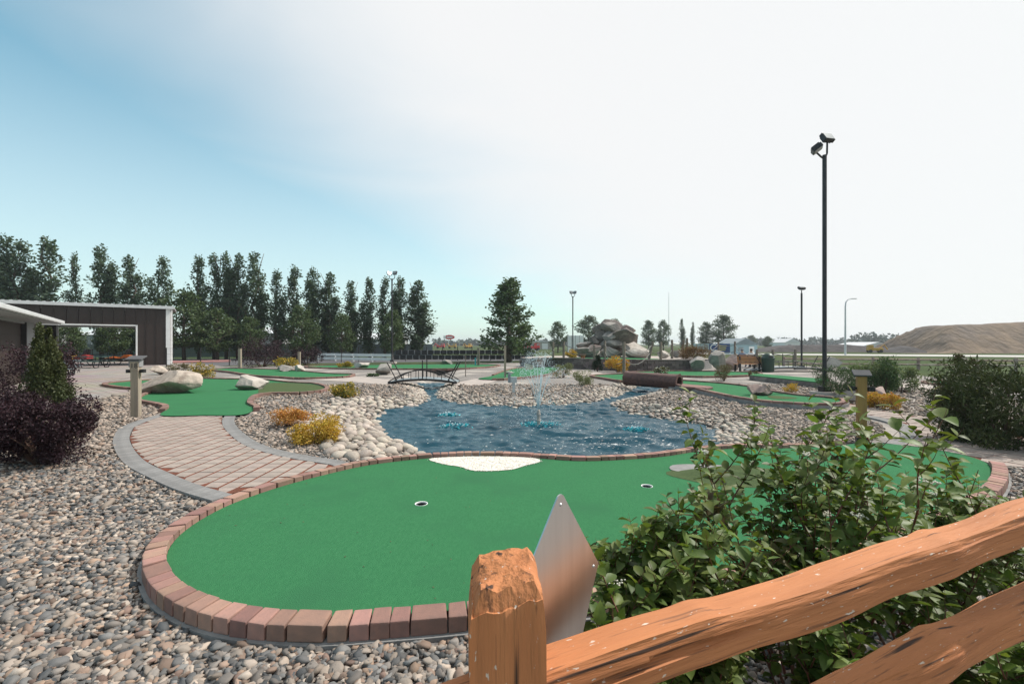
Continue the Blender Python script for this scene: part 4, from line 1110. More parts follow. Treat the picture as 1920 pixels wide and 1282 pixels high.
# ---------------------------------------------------------------- arched footbridges
def footbridge(label, x0, x1, by, Y=None, width=0.95, rz=0.0, rise=0.14):
    Y = Y or F*HC/(by-HOR); L_ = px2m(x1-x0, Y)
    e = thing('footbridge', label, 'bridge', (((x0+x1)/2-960)/F*Y, Y, 0.02), rz, 'black arched footbridges')
    n = 16
    arc = lambda t, hh: Vector((-L_/2 + L_*t, 0, hh*4*t*(1-t)))
    deck = MB()
    for i in range(n):
        a, b = arc(i/n, rise), arc((i+1)/n, rise); c = (a+b)/2
        MB_ = Matrix.Rotation(-math.atan2(b.z-a.z, b.x-a.x), 4, 'Y')
        MB().box((0,0,0), ((b-a).length*0.97, width, 0.035)).obj('plank', MT['table_grey'], e, loc=(c.x, 0.42, c.z+0.05), rot=(0, -math.atan2(b.z-a.z, b.x-a.x), 0))
    for s_ in (0, 1):
        y = s_*width - 0.05
        MB().tube([arc(i/n, rise) + Vector((0,y,0.02)) for i in range(n+1)], 0.045, 6).obj('beam', MT['black'], e, smooth=40)
        MB().tube([arc(i/n, rise+0.34) + Vector((0,y,0.06)) for i in range(n+1)], 0.022, 6).obj('arch_rail', MT['black'], e, smooth=40)
        for k in range(1, 9):
            t = k/9; a, b = arc(t, rise), arc(t, rise+0.34)
            MB().tube([(a.x,y,a.z), (b.x,y,b.z+0.06)], 0.014, 5).obj('baluster', MT['black'], e)
        for t, dx in ((0.14,-0.42),(0.86,0.42)):
            a = arc(t, rise); MB().tube([(a.x,y,a.z), (a.x+dx,y,a.z+0.78)], 0.024, 6).obj('slanted_post', MT['black'], e, smooth=40)
        a = arc(0.5, rise); MB().tube([(a.x,y,a.z), (a.x,y,a.z+0.80)], 0.024, 6).obj('post', MT['black'], e, smooth=40)
    return e
footbridge('black arched footbridge over the stream at the left end of the pond', 728, 857, 720)
footbridge('black arched footbridge beside the dark green litter bin', 1410, 1562, 697, width=1.0, rise=0.2)

# ---------------------------------------------------------------- log tunnel
def log_tunnel():
    a, b = Vector((4.50,17.9,0.26)), Vector((6.02,16.35,0.24)); ax = (b-a).normalized(); Ln = (b-a).length
    e = thing('log_tunnel', 'hollow dark brown log tunnel lying between two greens', 'tunnel', (a.x, a.y, 0))
    side = ax.cross(Vector((0,0,1))).normalized(); up = side.cross(ax)
    n, m = 30, 26; vs = []; fs = []
    for i in range(m+1):
        t = i/m
        for k in range(n):
            th = 2*math.pi*k/n
            r = 0.27*(1 + 0.035*math.sin(7*th + 2*t) + 0.05*noise.noise(Vector((math.cos(th)*2, math.sin(th)*2, t*3)))+ 0.02*noise.noise(Vector((th*6, t*22, 1)))) * (1.08 if i in (0, m) else 1)
            p = ax*(Ln*t) + (side*math.cos(th) + up*math.sin(th))*r + Vector((0,0,a.z))
            vs.append(p)
    for i in range(m):
        for k in range(n): fs.append((i*n+k, i*n+(k+1) % n, (i+1)*n+(k+1) % n, (i+1)*n+k))
    base = len(vs)
    for t in (0.0, 1.0):
        for k in range(n):
            th = 2*math.pi*k/n; vs.append(ax*(Ln*t) + (side*math.cos(th) + up*math.sin(th))*0.19 + Vector((0,0,a.z)))
    for k in range(n):
        k2 = (k+1) % n
        fs.append((k, base+k, base+k2, k2)); fs.append((m*n+k2, base+n+k2, base+n+k, m*n+k)); fs.append((base+k, base+n+k, base+n+k2, base+k2))
    MB().add(vs, fs).obj('log_body', MT['log'], e, smooth=60)
    MB().prism([Vector(q) + Vector((b.x-a.x, b.y-a.y, -0.25)) for q in [(-.42,-.05,0),(-.1,-.34,0),(.5,-.28,0),(.5,.2,0),(-.1,.3,0)]], (0,0,0.31)).obj('concrete_cradle', MT['footing'], e, bevel=0.02)
    return e
log_tunnel()
# little kerb strip in the mouth of the tunnel
tag(MB().prism([P(x,y,0.125) for x, y in [(1279,722),(1332,727),(1337,729),(1325,731),(1277,727)]], (0,0,0.06)).obj('kerb_strip', MT['brick_far'], bevel=0.01), 'short raised brick divider on the green at the tunnel exit', 'kerb')
# carpeted ramp across the second stream
rp = [P(x, y, 0.2) for x, y in [(1405,704),(1425,701.5),(1556,712.5),(1545,719)]]
rm = thing('carpet_ramp', 'narrow green carpeted ramp with dark sides crossing the stream', 'ramp', (rp[0].x, rp[0].y, 0))
to_local(MB().prism(rp, (0,0,0.03)).obj('carpet', MT['carpet'], rm), rm)
to_local(MB().prism([p + Vector((0,0,-0.22)) for p in rp], (0,0,0.218)).obj('beam', MT['rock_dark'], rm), rm)

# ---------------------------------------------------------------- terrace: block wall, top, waterfall boulders, rope fence
ZT = 0.65
wall_px = [(1000,690.5),(1036,689),(1114,693),(1192,695.5),(1250,696),(1300,696.5)]
wl = smooth_loop([P(x, y) for x, y in wall_px], 0.40, closed=False)
rw = thing('retaining_wall', 'low reddish concrete block retaining wall holding up the waterfall terrace', 'wall', (wl[0].x, wl[0].y, 0))
bm_ = MB().box((0,0,0), (0.385,0.28,0.152)).mesh('block', bevel=0.015); bm_.materials.append(MT['block'])
cm_ = MB().box((0,0,0), (0.40,0.34,0.075)).mesh('cap', bevel=0.01); cm_.materials.append(MT['block'])
for c in range(4):
    for i in range(len(wl)-1):
        a, b = wl[i], wl[i+1]; t = (b-a).normalized(); q = (a+b)/2 + (t*0.2 if c % 2 else Vector())
        if c % 2 and i == len(wl)-2: continue
        o = link('block', bm_, None, rw, (q.x, q.y + random.uniform(-.012,.012), 0.075 + c*0.154), (0,0,math.atan2(t.y,t.x))); to_local(o, rw)
for i in range(len(wl)-1):
    a, b = wl[i], wl[i+1]; t = (b-a).normalized(); q = (a+b)/2
    to_local(link('cap', cm_, None, rw, (q.x, q.y, 0.655), (0,0,math.atan2(t.y,t.x))), rw)
tt = [Vector((p.x, p.y+0.1, 0)) for p in wl] + [Vector((13.2,30,0)), Vector((13.5,36,0)), Vector((8,38.5,0)), Vector((2.6,37.5,0)), Vector((0.6,33,0))]
struct(sheet('terrace', tt, ZT-0.02, MT['concrete']))
struct(MB().prism([p + Vector((0,0.05,-0.05)) for p in tt], (0,0,ZT-0.02)).obj('terrace_fill', MT['footing']))
tg = thing('putting_green', 'raised green carpet on the terrace in front of the rock waterfall', 'putting green', (5.5, 30, ZT))
to_local(sheet('carpet', smooth_loop([P(x, y, ZT) for x, y in [(1030,671.5),(1060,670.5),(1110,670),(1170,671),(1225,672.5),(1235,674.5),(1180,674.8),(1110,673.3),(1060,672)]], 0.3), ZT+0.01, MT['carpet'], parent=tg), tg)
wf = [(1108,671,56,18,'rock_grey',.0),(1096,655,28,14,'rock_grey',1.2),(1150,672,44,20,'rock_grey',.1),(1196,673,50,19,'rock_white',-.1),(1190,668,64,30,'rock_white',.9),(1149,658,46,22,'rock_grey',.7),
      (1115,664,24,16,'rock_pink',-.2),(1126,648,22,26,'rock_dark',1.6),(1116,643,14,12,'rock_dark',1.4),(1144,641,26,18,'rock_grey',.9),(1176,643,46,26,'rock_dark',.5),(1122,626,20,18,'rock_dark',1.7),
      (1146,625,42,20,'rock_grey',1.2),(1180,623,24,13,'rock_pink',1.3),(1155,640,60,38,'rock_dark',2.4),(1165,662,70,34,'rock_dark',2.6)]
wlab = ['low grey boulder at the left foot of the waterfall pile','grey boulder on the left shoulder of the waterfall pile','grey boulder at the centre foot of the waterfall pile','flat-topped pale block at the right foot of the waterfall pile',
        'big pale sloping boulder on the right of the waterfall pile','broad grey boulder in the middle of the waterfall pile','small brown boulder at the left foot of the waterfall pile','dark boulder on the left side of the waterfall pile',
        'small dark boulder perched on the left shoulder of the pile','grey boulder under the top slab of the waterfall','big dark oval boulder overhanging the right of the waterfall','dark round boulder at the top left of the waterfall',
        'grey slab crowning the waterfall pile','small pink boulder at the top right of the waterfall','large dark boulder inside the upper pile','large dark boulder inside the lower pile']
for i, (x, by, w, h, m_, dy) in enumerate(wf):
    boulder(x, by, w*1.08, h*1.12, m_, wlab[i], 60+i, depth=0.85, Y=31.5+dy, cuts=8, sub=3, group='waterfall boulders', sink=0.05)
boulder(1247,671,22,14,'rock_white','pale boulder beside the rope posts right of the waterfall',80,Y=31,sub=3)
boulder(1270,670,20,14,'rock_grey','grey boulder between the two thick rope posts',81,Y=31.5,sub=3)
# rope fence along the terrace edge
rf = thing('rope_fence', 'weathered timber post and rope fence along the terrace', 'fence', (5, 29, ZT))
posts = [(1037,641,671,30.5,0),(1057,640,671,30.5,0),(1114,647,673,29.2,0),(1134,639,676,28.6,0),(1170,641,703,23.6,0),(1216,640,677,27.8,.35),(1239,641,677,27.8,0),(1260,637,671,30,0),(1281,637,670,30.5,0),(1288,634,671,30.2,0),
         (1347,640,672,36,0),(1378,640,674,35,0),(1419,655,690,29,0),(1449,656,690,29,0),(1491,655,691,28.5,0)]
tops = []
for (x, ty, by, Y, ln) in posts:
    a, b = D(x, by, Y), D(x, ty, Y)
    if by > 680 and Y > 25: a.z = 0
    b.x += ln*(b.z-a.z)*0.6
    to_local(MB().tube([a - Vector((0,0,.05)), a.lerp(b,.5), b], [.085,.08,.075], 9).obj('post', MT['wood_old'], rf, smooth=40), rf)
    tops.append((a, b))
for i in range(len(tops)-1):
    for fr in (0.82, 0.45):
        p, q = tops[i][0].lerp(tops[i][1], fr), tops[i+1][0].lerp(tops[i+1][1], fr)
        if (p-q).length > 9: continue
        sag = 0.09*(p-q).length
        to_local(MB().tube([p.lerp(q, k/8) - Vector((0,0,sag*4*(k/8)*(1-k/8))) for k in range(9)], 0.022, 5).obj('rope', MT['rope'], rf, smooth=True), rf)
# plant pot, billboard panels
po = P(1093,671,ZT); Yp = 30.2
pt = thing('plant_pot', 'small terracotta pot standing on the terrace green', 'pot', ((1093-960)/F*Yp, Yp, ZT))
MB().lathe((0,0,0), [(.12,0),(.17,.22),(.2,.23),(.2,.28),(.16,.28),(.15,.22)], 16).obj('pot_body', MT['terracotta'], pt, smooth=40)
MB().lathe((0,0,0.2), [(.14,0),(.14,.02)], 12).obj('soil', MT['rock_dark'], pt)
bb = thing('panel_screen', 'tall white panels standing behind the terrace', 'screen', ((1079-960)/F*62, 62, 0))
for k in range(4): MB().box((-0.82+0.55*k, 0, 1.45), (0.5,0.08,2.6)).obj('panel', MT['white'], bb)
for k in range(5): MB().box((-1.08+0.54*k, 0.02, 1.4), (0.06,0.1,2.8)).obj('post', MT['rock_grey'], bb)

# ---------------------------------------------------------------- bench, bin
def bench(label, px, by, Y=None):
    Y = Y or F*HC/(by-HOR); e = thing('park_bench', label, 'bench', ((px-960)/F*Y, Y, 0), 0, 'wooden park benches')
    for k in range(4): MB().box((0,0.02*k,0.53+k*0.10), (1.45,0.035,0.082)).obj('back_slat', MT['bench_wood'], e, bevel=0.006)
    for k in range(4): MB().box((0,0.10+0.11*k,0.43), (1.45,0.095,0.035)).obj('seat_slat', MT['bench_wood'], e, bevel=0.006)
    for s_ in (-0.56, 0.56):
        MB().prism([(s_-.05,-.04,0),(s_-.05,.06,0),(s_-.05,.05,.40),(s_-.05,.52,.40),(s_-.05,.56,0),(s_-.05,.62,0),(s_-.05,.58,.45),(s_-.05,.06,.46),(s_-.05,.09,.88),(s_-.05,.04,.88),(s_-.05,-.02,.44)], (.10,0,0)).obj('leg_frame', MT['black'], e)
    return e
bench('wooden park bench with black frame beside the litter bin', 1406, 697)
Yb = 26.0; e = thing('litter_bin', 'dark green round litter bin with domed lid', 'litter bin', ((1440-960)/F*Yb, Yb, 0))
MB().lathe((0,0,0), [(.29,0),(.31,.04),(.33,.72),(.33,.74)], 24).obj('bin_body', MT['can_green'], e, smooth=40)
MB().lathe((0,0,.74), [(.36,0),(.36,.07),(.33,.10),(.29,.22),(.20,.30),(.08,.345),(.02,.35)], 24).obj('lid', MT['can_green'], e, smooth=40)
stuff(MB().box((0,-.30,.86),(.24,.06,.11)).obj('flap', MT['black'], e, bevel=.01))

# ---------------------------------------------------------------- hole marker posts
def text_mesh(body, size):
    cu = bpy.data.curves.new('txt', 'FONT'); cu.body = body; cu.size = size; cu.extrude = 0.002; cu.align_x = 'CENTER'; cu.align_y = 'CENTER'
    to = bpy.data.objects.new('txt', cu); COL.objects.link(to)
    dg = bpy.context.evaluated_depsgraph_get(); m = bpy.data.meshes.new_from_object(to.evaluated_get(dg)); m.name = 'lettering'
    bpy.data.objects.remove(to); return m
def holder(e, sx, z):
    MB().add(*ring_shape(0.055, 0.045, 0.07, (sx*0.13, 0, z))).obj('cup_holder', MT['black'], e, smooth=40)
def ring_shape(ro, ri, h, c, n=16):
    vs = []; fs = []
    for (r, z) in ((ro,0),(ro,h),(ri,h),(ri,0.008)):
        vs += [(c[0]+r*math.cos(2*math.pi*k/n), c[1]+r*math.sin(2*math.pi*k/n), c[2]+z) for k in range(n)]
    for i in range(3): fs += [(i*n+k, i*n+(k+1) % n, (i+1)*n+(k+1) % n, (i+1)*n+k) for k in range(n)]
    fs.append(tuple(range(n))[::-1]); fs.append(tuple(3*n+k for k in range(n)))
    return vs, fs
p0 = P(255,783)
e = thing('hole_marker', 'grey timber hole marker post numbered 18 with roofed box', 'hole marker', p0, R(14))
MB().box((0,0,.60), (.145,.145,1.24)).obj('post', MT['wood_post'], e, bevel=.006)
bx = MB().box((-.015,.03,1.19), (.20,.17,.17)).obj('box', MT['grey_wall'], e, bevel=.005)
MB().box((-.01,.02,1.30), (.31,.26,.025), M=Matrix.Rotation(R(16),4,'X')).obj('roof', MT['asphalt'], e, bevel=.004)
lm_ = text_mesh('18', 0.15); link('number', lm_, MT['black'], e, (0.005,-0.090,1.13), (R(90),0,0))
fb = MB().box((0.0,-.084,1.13),(.15,.008,.19)).obj('number_plate', MT['wood_post'], e)
holder(e, 1, .98); holder(e, -1, .98)
p0 = P(1615,830)
e = thing('hole_marker', 'yellow-brown timber marker post with slanted top board and cup holders', 'hole marker', p0, R(-24))
MB().box((0,0,.57), (.125,.125,1.10)).obj('post', MT['wood_yellow'], e, bevel=.006)
MB().box((0,0,.04), (.14,.14,.10)).obj('base_sleeve', MT['black'], e, bevel=.004)
MB().box((0,-.02,1.13), (.24,.17,.028), M=Matrix.Rotation(R(28),4,'X')).obj('top_board', MT['asphalt'], e, bevel=.004)
holder(e, 1, .84); holder(e, -1, .84)
MB().box((0,0,.885),(.30,.05,.03)).obj('bracket', MT['black'], e)
for (x, ty, by, m_, r, lab) in [(450,654,692,'wood_post',.075,'pale timber marker post beside the large purple bush'),(561,660,688,'wood_post',.075,'pale timber post beside the smaller purple bush'),
                             (897,653,686,'wood_old',.085,'brown timber post with a turquoise tag beyond the bridge'),(947,648,709,'wood_post',.05,'thin timber stake at the tip of the centre green'),(873,668,706,'wood_old',.02,'thin dark stake in the gravel right of the bridge')]:
    Y = F*HC/(by-HOR); h = px2m(by-ty, Y)
    e = thing('marker_post', lab, 'post', ((x-960)/F*Y, Y, 0))
    MB().box((0,0,h/2), (r*2,r*2,h)).obj('post', MT[m_], e, bevel=.005)
    MB().box((0,0,h+.012), (r*2.3,r*2.3,.03)).obj('post_cap', MT['wood_old'], e, bevel=.005)
    if x == 897: MB().box((-.22,-.02,.3), (.10,.04,.62)).obj('tag_board', MT['turquoise'], e)
    if x == 450: MB().box((-r-.012,-.02,h*.72), (.02,.08,.18)).obj('tag_board', LM['purple'], e)
# outlet box on a stake by the pond
e = thing('outlet_post', 'grey electrical outlet box on a short post at the pond edge', 'outlet post', P(963,737))
MB().box((0,0,.18), (.09,.09,.52)).obj('post', MT['galv'], e, bevel=.006)
bx = MB().box((-.02,-.03,.44), (.26,.14,.20)).obj('box', MT['galv'], e, bevel=.012)
MB().box((-.14,-.05,.50), (.09,.12,.30)).obj('cover', MT['table_grey'], e, bevel=.01)
tag(MB().box((0,0,.03), (.22,.05,.05), R(20)).obj('white_block', MT['white'], bevel=.008, loc=P(1415,769)), 'small white block lying on the gravel below the raised green', 'block')

# ---------------------------------------------------------------- fountain
MT['spray'] = None
def spray_mat():
    m = bpy.data.materials.new('fountain_spray'); m.use_nodes = True; t = m.node_tree
    b = t.nodes['Principled BSDF']; b.inputs['Base Color'].default_value = (0.80,0.92,0.95,1); b.inputs['Roughness'].default_value = 0.08
    b.inputs['Transmission Weight'].default_value = 0.2; b.inputs['IOR'].default_value = 1.33
    return m
MT['spray'] = spray_mat()
MT['dye'] = mat('stirred_dye', (0.05,0.52,0.58), (0.03,0.34,0.42), rough=0.2, scale=9, detail=4, bump=0.05, bscale=12, lo=.3, hi=.7)
fy = F*(HC-ZW)/(797-HOR); fx = (1010-960)/F*fy
ft = thing('fountain', 'pond fountain with white nozzle and fan of thin jets', 'fountain', (fx, fy, ZW))
MB().lathe((0,0,0), [(.036,-.1),(.036,.08),(.047,.085),(.047,.12),(.036,.125),(.036,.22),(.045,.225),(.045,.26),(.036,.265),(.032,.33),(.025,.335)], 16).obj('nozzle', MT['rock_white'], ft, smooth=40)
top = Vector((0,0,.33)); dv, df = ico(1); drops = []
for k in range(14):
    a = 2*math.pi*k/14; sp = (0.85 if k % 2 else 0.35); vz = 4.3 if k % 2 else 4.9
    vx, vy = sp*math.cos(a), sp*math.sin(a); T = vz/9.81*1.05
    pts = [top + Vector((vx*t*1.25, vy*t*1.25, vz*t - 4.905*t*t)) for t in np.linspace(0, T*0.62, 8)]
    MB().tube(pts, [.006,.006,.006,.005,.005,.004,.003,.002], 5).obj('jet', MT['spray'], ft, smooth=True)
    for j in range(170):
        t = T*random.uniform(.35,2.0); q = top + Vector((vx*t*1.25, vy*t*1.25, vz*t - 4.905*t*t)) + Vector((random.gauss(0,.05),random.gauss(0,.05),random.gauss(0,.06)))
        if q.z > 0.02: drops.append(np.array(q)[None]*1 + dv*random.uniform(.003,.008))
stuff(link('droplets', np_mesh('droplets', np.array(drops), df), MT['spray'], ft))
def splash(px, py, wpx, seed, label):
    c = P(px, py, ZW); w = px2m(wpx, c.y)/2; rd = np.random.default_rng(seed)
    e = thing('splash', label, 'splash', c, 0, 'turquoise splashes on the pond')
    n = 650; q = np.stack([rd.normal(0,w*.42,n), rd.normal(0,w*.30,n), np.abs(rd.normal(0,.012,n)) + .006], 1)
    stuff(link('ripple_flecks', np_mesh('ripple_flecks', leaves(q, np.tile([1.0,0,0.1],(n,1)), rd.uniform(.025,.08,n), 1.2, 0.5), LF, smooth=False), MT['dye'], e))
    q = np.stack([rd.normal(0,w*.45,90), rd.normal(0,w*.28,90), np.abs(rd.normal(0,.05,90))], 1)
    stuff(link('droplets', np_mesh('droplets', q[:,None] + dv[None]*rd.uniform(.005,.013,(90,1,1)), df), MT['spray'], e))
for i, (x, y, w, lab) in enumerate([(840,779,30,'turquoise splash on the pond below the bridge channel'),(852,800,50,'wide turquoise splash left of the fountain'),(1010,796,64,'ring of turquoise splash round the fountain nozzle'),
                                  (980,759,20,'small turquoise splash by the far pond shore left of the jets'),(1030,758,18,'small turquoise splash by the far pond shore right of the jets'),(1192,806,40,'turquoise splash on the pond right of the fountain')]):
    splash(x, y, w, i, lab)

# white flecks laid on the pond in place of sky glints off the ripples
n = 900; cxs = rng.normal(0,1,(n,2)); 
fl_c = [P(x, y, ZW) for x, y in [(1180,830),(1280,820),(1080,835),(915,786),(1100,800),(1240,800),(960,830),(1130,775),(800,830)]]
fw = [.24,.2,.14,.08,.1,.1,.06,.05,.03]
pk = rng.choice(len(fl_c), n, p=np.array(fw)/sum(fw)); bx_ = np.array([[c.x, c.y] for c in fl_c])[pk] + cxs*np.array([.75,.42])
kk = sdf(bx_[:,0], bx_[:,1]) < -0.1; kk &= ~inside(GREENS['front'], bx_[:,0], bx_[:,1]); bx_ = bx_[kk]; n = len(bx_)
pz = np.concatenate([bx_, (ZW + wave(bx_[:,0], bx_[:,1]) + .004)[:,None]], 1)
fo = leaves(pz, np.tile([1.0,0,0],(n,1)), rng.uniform(.02,.085,n)*rng.uniform(.4,1,n), 2.5, 0.5); fo[:,:,2] = pz[:,None,2] + (fo[:,:,2]-pz[:,None,2])*.15
tag(stuff(link('glint_flecks', np_mesh('glint_flecks', fo, LF, smooth=False), MT['white'])), 'white flecks painted in as sky glints on the pond ripples', 'glint_flecks')
# ---------------------------------------------------------------- brown drive-through shed
uS = Vector((-math.cos(R(35)), -math.sin(R(35)), 0)); wS = Vector((-math.sin(R(35)), math.cos(R(35)), 0)); RC = Vector((-26.3, 35.0, 0))
sh = thing('shed', 'dark brown metal shed with white trim and a wide drive-through opening', 'shed', RC)
def sbox(name, s0, s1, d0, d1, z0, z1, m_, parent=None, bevel=0.0, ref=None):
    c = uS*((s0+s1)/2) + wS*((d0+d1)/2) + Vector((0,0,(z0+z1)/2))
    return MB().box(c, (s1-s0, d1-d0, z1-z0), math.atan2(uS.y, uS.x)).obj(name, MT[m_], parent or sh, bevel=bevel)
zE = 4.3
def wall_run(d, s_list, z0, z1):
    for a in s_list:
        pn = sbox('siding_panel', a+0.012, a+0.60-0.012, d, d+0.06, z0, z1, 'brown_metal')
        sbox('rib', a-0.02, a+0.012, d-0.035, d+0.05, z0, z1, 'brown_metal', pn)
for d in (0.0, 5.0):
    wall_run(d, [0.28+0.58*k for k in range(3)], 0.05, zE)
    wall_run(d, [2.06+0.625*k for k in range(8)], 3.02, zE)
    wall_run(d, [7.08+0.60*k for k in range(12)], 0.05, zE)
    sbox('opening_trim', 2.0, 7.1, d-0.05, d+0.12, 2.93, 3.02, 'white')
    sbox('opening_trim', 1.94, 2.04, d-0.05, d+0.12, 0.0, 3.02, 'white')
    sbox('opening_trim', 7.06, 7.16, d-0.05, d+0.12, 0.0, 3.02, 'white')
    sbox('corner_trim', 0.0, 0.26, d-0.04, d+0.2, 0.0, zE, 'white')
sbox('downpipe', -0.14, -0.02, 0.1, 0.22, 0.0, zE, 'white')
for k in range(7): sbox('end_panel', 0.0, 0.06, 0.22+0.7*k, 0.22+0.7*k+0.68, 0.05 if k not in (2,3,4) else 2.6, zE, 'brown_metal')
sbox('eave_trim', -0.25, 14.6, -0.22, -0.10, zE-0.02, zE+0.2, 'roof_white')
rfm = sbox('roof', -0.25, 14.6, -0.14, 5.4, zE+0.06, zE+0.16, 'roof_white')
for k in range(38): sbox('roof_rib', -0.2+0.39*k, -0.2+0.39*k+0.10, -0.18, 5.4, zE+0.16, zE+0.23, 'roof_white', rfm)
# grey building with low eave
dG = Vector((0.63,-0.777,0)); nG = Vector((-0.777,-0.63,0)); E1 = Vector((-21.8,22.0,2.76)); E2 = E1 + dG*18
gb = thing('grey_building', 'grey building with overhanging white-edged roof and dark garage door', 'building', (E1.x, E1.y, 0))
def gpoly(name, s0, s1, n0, n1, z0, z1, m_, parent=None, b=0.0):
    q = [dG*s0 + nG*n0, dG*s1 + nG*n0, dG*s1 + nG*n1, dG*s0 + nG*n1]
    return MB().prism([p + Vector((0,0,z0)) for p in q], (0,0,z1-z0)).obj(name, MT[m_], parent or gb, bevel=b)
gpoly('wall', 1.1, 3.3, 0.75, 0.95, 0, 2.75, 'grey_wall'); gpoly('wall', 3.3, 7.8, 0.75, 0.95, 2.45, 2.75, 'grey_wall'); gpoly('wall', 7.8, 17, 0.75, 0.95, 0, 2.75, 'grey_wall')
gpoly('wall', 1.1, 1.3, 0.95, 7, 0, 2.75, 'grey_wall')
for k in range(5): gpoly('door_panel', 3.3, 7.8, 0.86, 0.92, 0.02+0.485*k, 0.02+0.485*k+0.475, 'brown_metal')
gpoly('door_trim', 3.22, 3.34, 0.70, 0.95, 0, 2.5, 'black')
q = [E1*0 + Vector((0,0,2.62)), dG*18 + Vector((0,0,2.62)), dG*18 + nG*7 + Vector((0,0,4.3)), nG*7 + Vector((0,0,4.3))]
MB().prism(q, (0,0,0.06)).obj('roof', MT['asphalt'], gb)
gpoly('gutter', -0.05, 18, -0.12, 0.0, 2.58, 2.72, 'roof_white', b=0.02)
gpoly('soffit', 0.0, 18, 0.0, 0.85, 2.55, 2.60, 'grey_wall')
sp_ = thing('loudspeaker', 'small black loudspeaker under the eave of the grey building', 'loudspeaker', E1 + dG*0.9 + nG*0.62 + Vector((0,0,-0.55)))
MB().box((0,0,0), (.22,.2,.32), R(30)).obj('case', MT['black'], sp_, bevel=.02); MB().box((0,0,.2), (.04,.04,.12)).obj('bracket', MT['black'], sp_)

# ---------------------------------------------------------------- picnic tables
def picnic(px, by, m_, label, rz, L_=1.8):
    Y = F*HC/(by-HOR); e = thing('picnic_table', label, 'picnic table', ((px-960)/F*Y, Y, 0.012), rz, 'picnic tables on the plaza')
    MB().box((0,0,.74), (L_,.76,.045)).obj('tabletop', MT[m_], e, bevel=.015)
    for s_ in (-1,1): MB().box((0,s_*.72,.44), (L_,.27,.04)).obj('bench_seat', MT[m_], e, bevel=.012)
    for sx in (-1,1):
        x = sx*(L_/2-.3)
        MB().tube([(x,-.74,.43),(x,-.80,.25),(x,-.62,.03),(x,-.3,.03),(x,-.2,.3),(x,-.2,.72)], .03, 7).obj('leg', MT['black'], e, smooth=60)
        MB().tube([(x,.74,.43),(x,.80,.25),(x,.62,.03),(x,.3,.03),(x,.2,.3),(x,.2,.72)], .03, 7).obj('leg', MT['black'], e, smooth=60)
        MB().tube([(x,-.74,.41),(x,.74,.41)], .025, 6).obj('crossbar', MT['black'], e)
    return e
picnic(162, 690, 'teal', 'dark teal picnic table standing in front of the shed opening', R(8), 2.4)
picnic(196, 684, 'teal', 'dark picnic table inside the shed opening by the orange kart', R(-10))
picnic(108, 686, 'teal', 'dark teal picnic table beside the yellow kart', R(15))
picnic(104, 704, 'table_grey', 'grey picnic table on the plaza, the one further from the cedar', R(35))
picnic(78, 714, 'table_grey', 'grey picnic table standing closest to the conical cedar', R(35))

# ---------------------------------------------------------------- karts
def kart(px, Y, body, label, rz):
    e = thing('go_kart', label, 'go-kart', ((px-960)/F*Y, Y, 0.02), rz, 'parked go-karts')
    MB().prism([(-.95,-.38,.12),(.75,-.38,.12),(.95,-.38,.28),(.35,-.38,.46),(-.2,-.38,.34),(-.55,-.38,.62),(-.95,-.38,.58)], (0,.76,0)).obj('body', MT[body], e, bevel=.05)
    for s_ in (-.2,.2): MB().prism([(-.62,s_-.16,.35),(-.2,s_-.16,.35),(-.5,s_-.16,.55),(-.72,s_-.16,1.12),(-.84,s_-.16,1.10)], (0,.32,0)).obj('seat', MT['black'], e, bevel=.04)
    for sx in (-.62,.62):
        for sy in (-.5,.5):
            w = MB().tube([(sx,sy-.09,.16),(sx,sy+.09,.16)], .17, 14).obj('wheel', MT['black'], e, smooth=40)
            MB().tube([(sx,sy-.10,.16),(sx,sy+.10,.16)], .08, 10).obj('hub', MT['galv'], w)
    MB().tube([(-1.0,-.55,.18),(1.02,-.55,.18),(1.12,-.3,.2),(1.12,.3,.2),(1.02,.55,.18),(-1.0,.55,.18),(-1.05,0,.2),(-1.0,-.55,.18)], .06, 7).obj('bumper', MT['black'], e, smooth=60)
    MB().tube([(.1,0,.45),(-.1,0,.66)], .02, 6).obj('steering_column', MT['black'], e)
    MB().add(*ring_shape(.15,.12,.03,(-.1,0,.66))).obj('steering_wheel', MT['black'], e)
kart(222, 41.5, 'orange', 'orange go-kart with two black seats parked behind the shed opening', R(200))
kart(148, 41.5, 'red', 'red go-kart with black seats parked behind the teal picnic table', R(185))
kart(246, 43, 'red', 'red go-kart half hidden behind the orange one', R(190))
kart(118, 41, 'yellow', 'yellow go-kart behind the picnic tables beside the black railing', R(180))
rl = thing('railing', 'black pipe railing behind the parked go-karts', 'railing', (-36, 40, 0))
for k in range(7): to_local(MB().tube([(-43+1.5*k,45,0),(-43+1.5*k,45,1.1)], .03, 6).obj('post', MT['black'], rl), rl)
for z in (.6,1.08): to_local(MB().tube([(-43,45,z),(-34,45,z)], .025, 6).obj('rail', MT['black'], rl), rl)

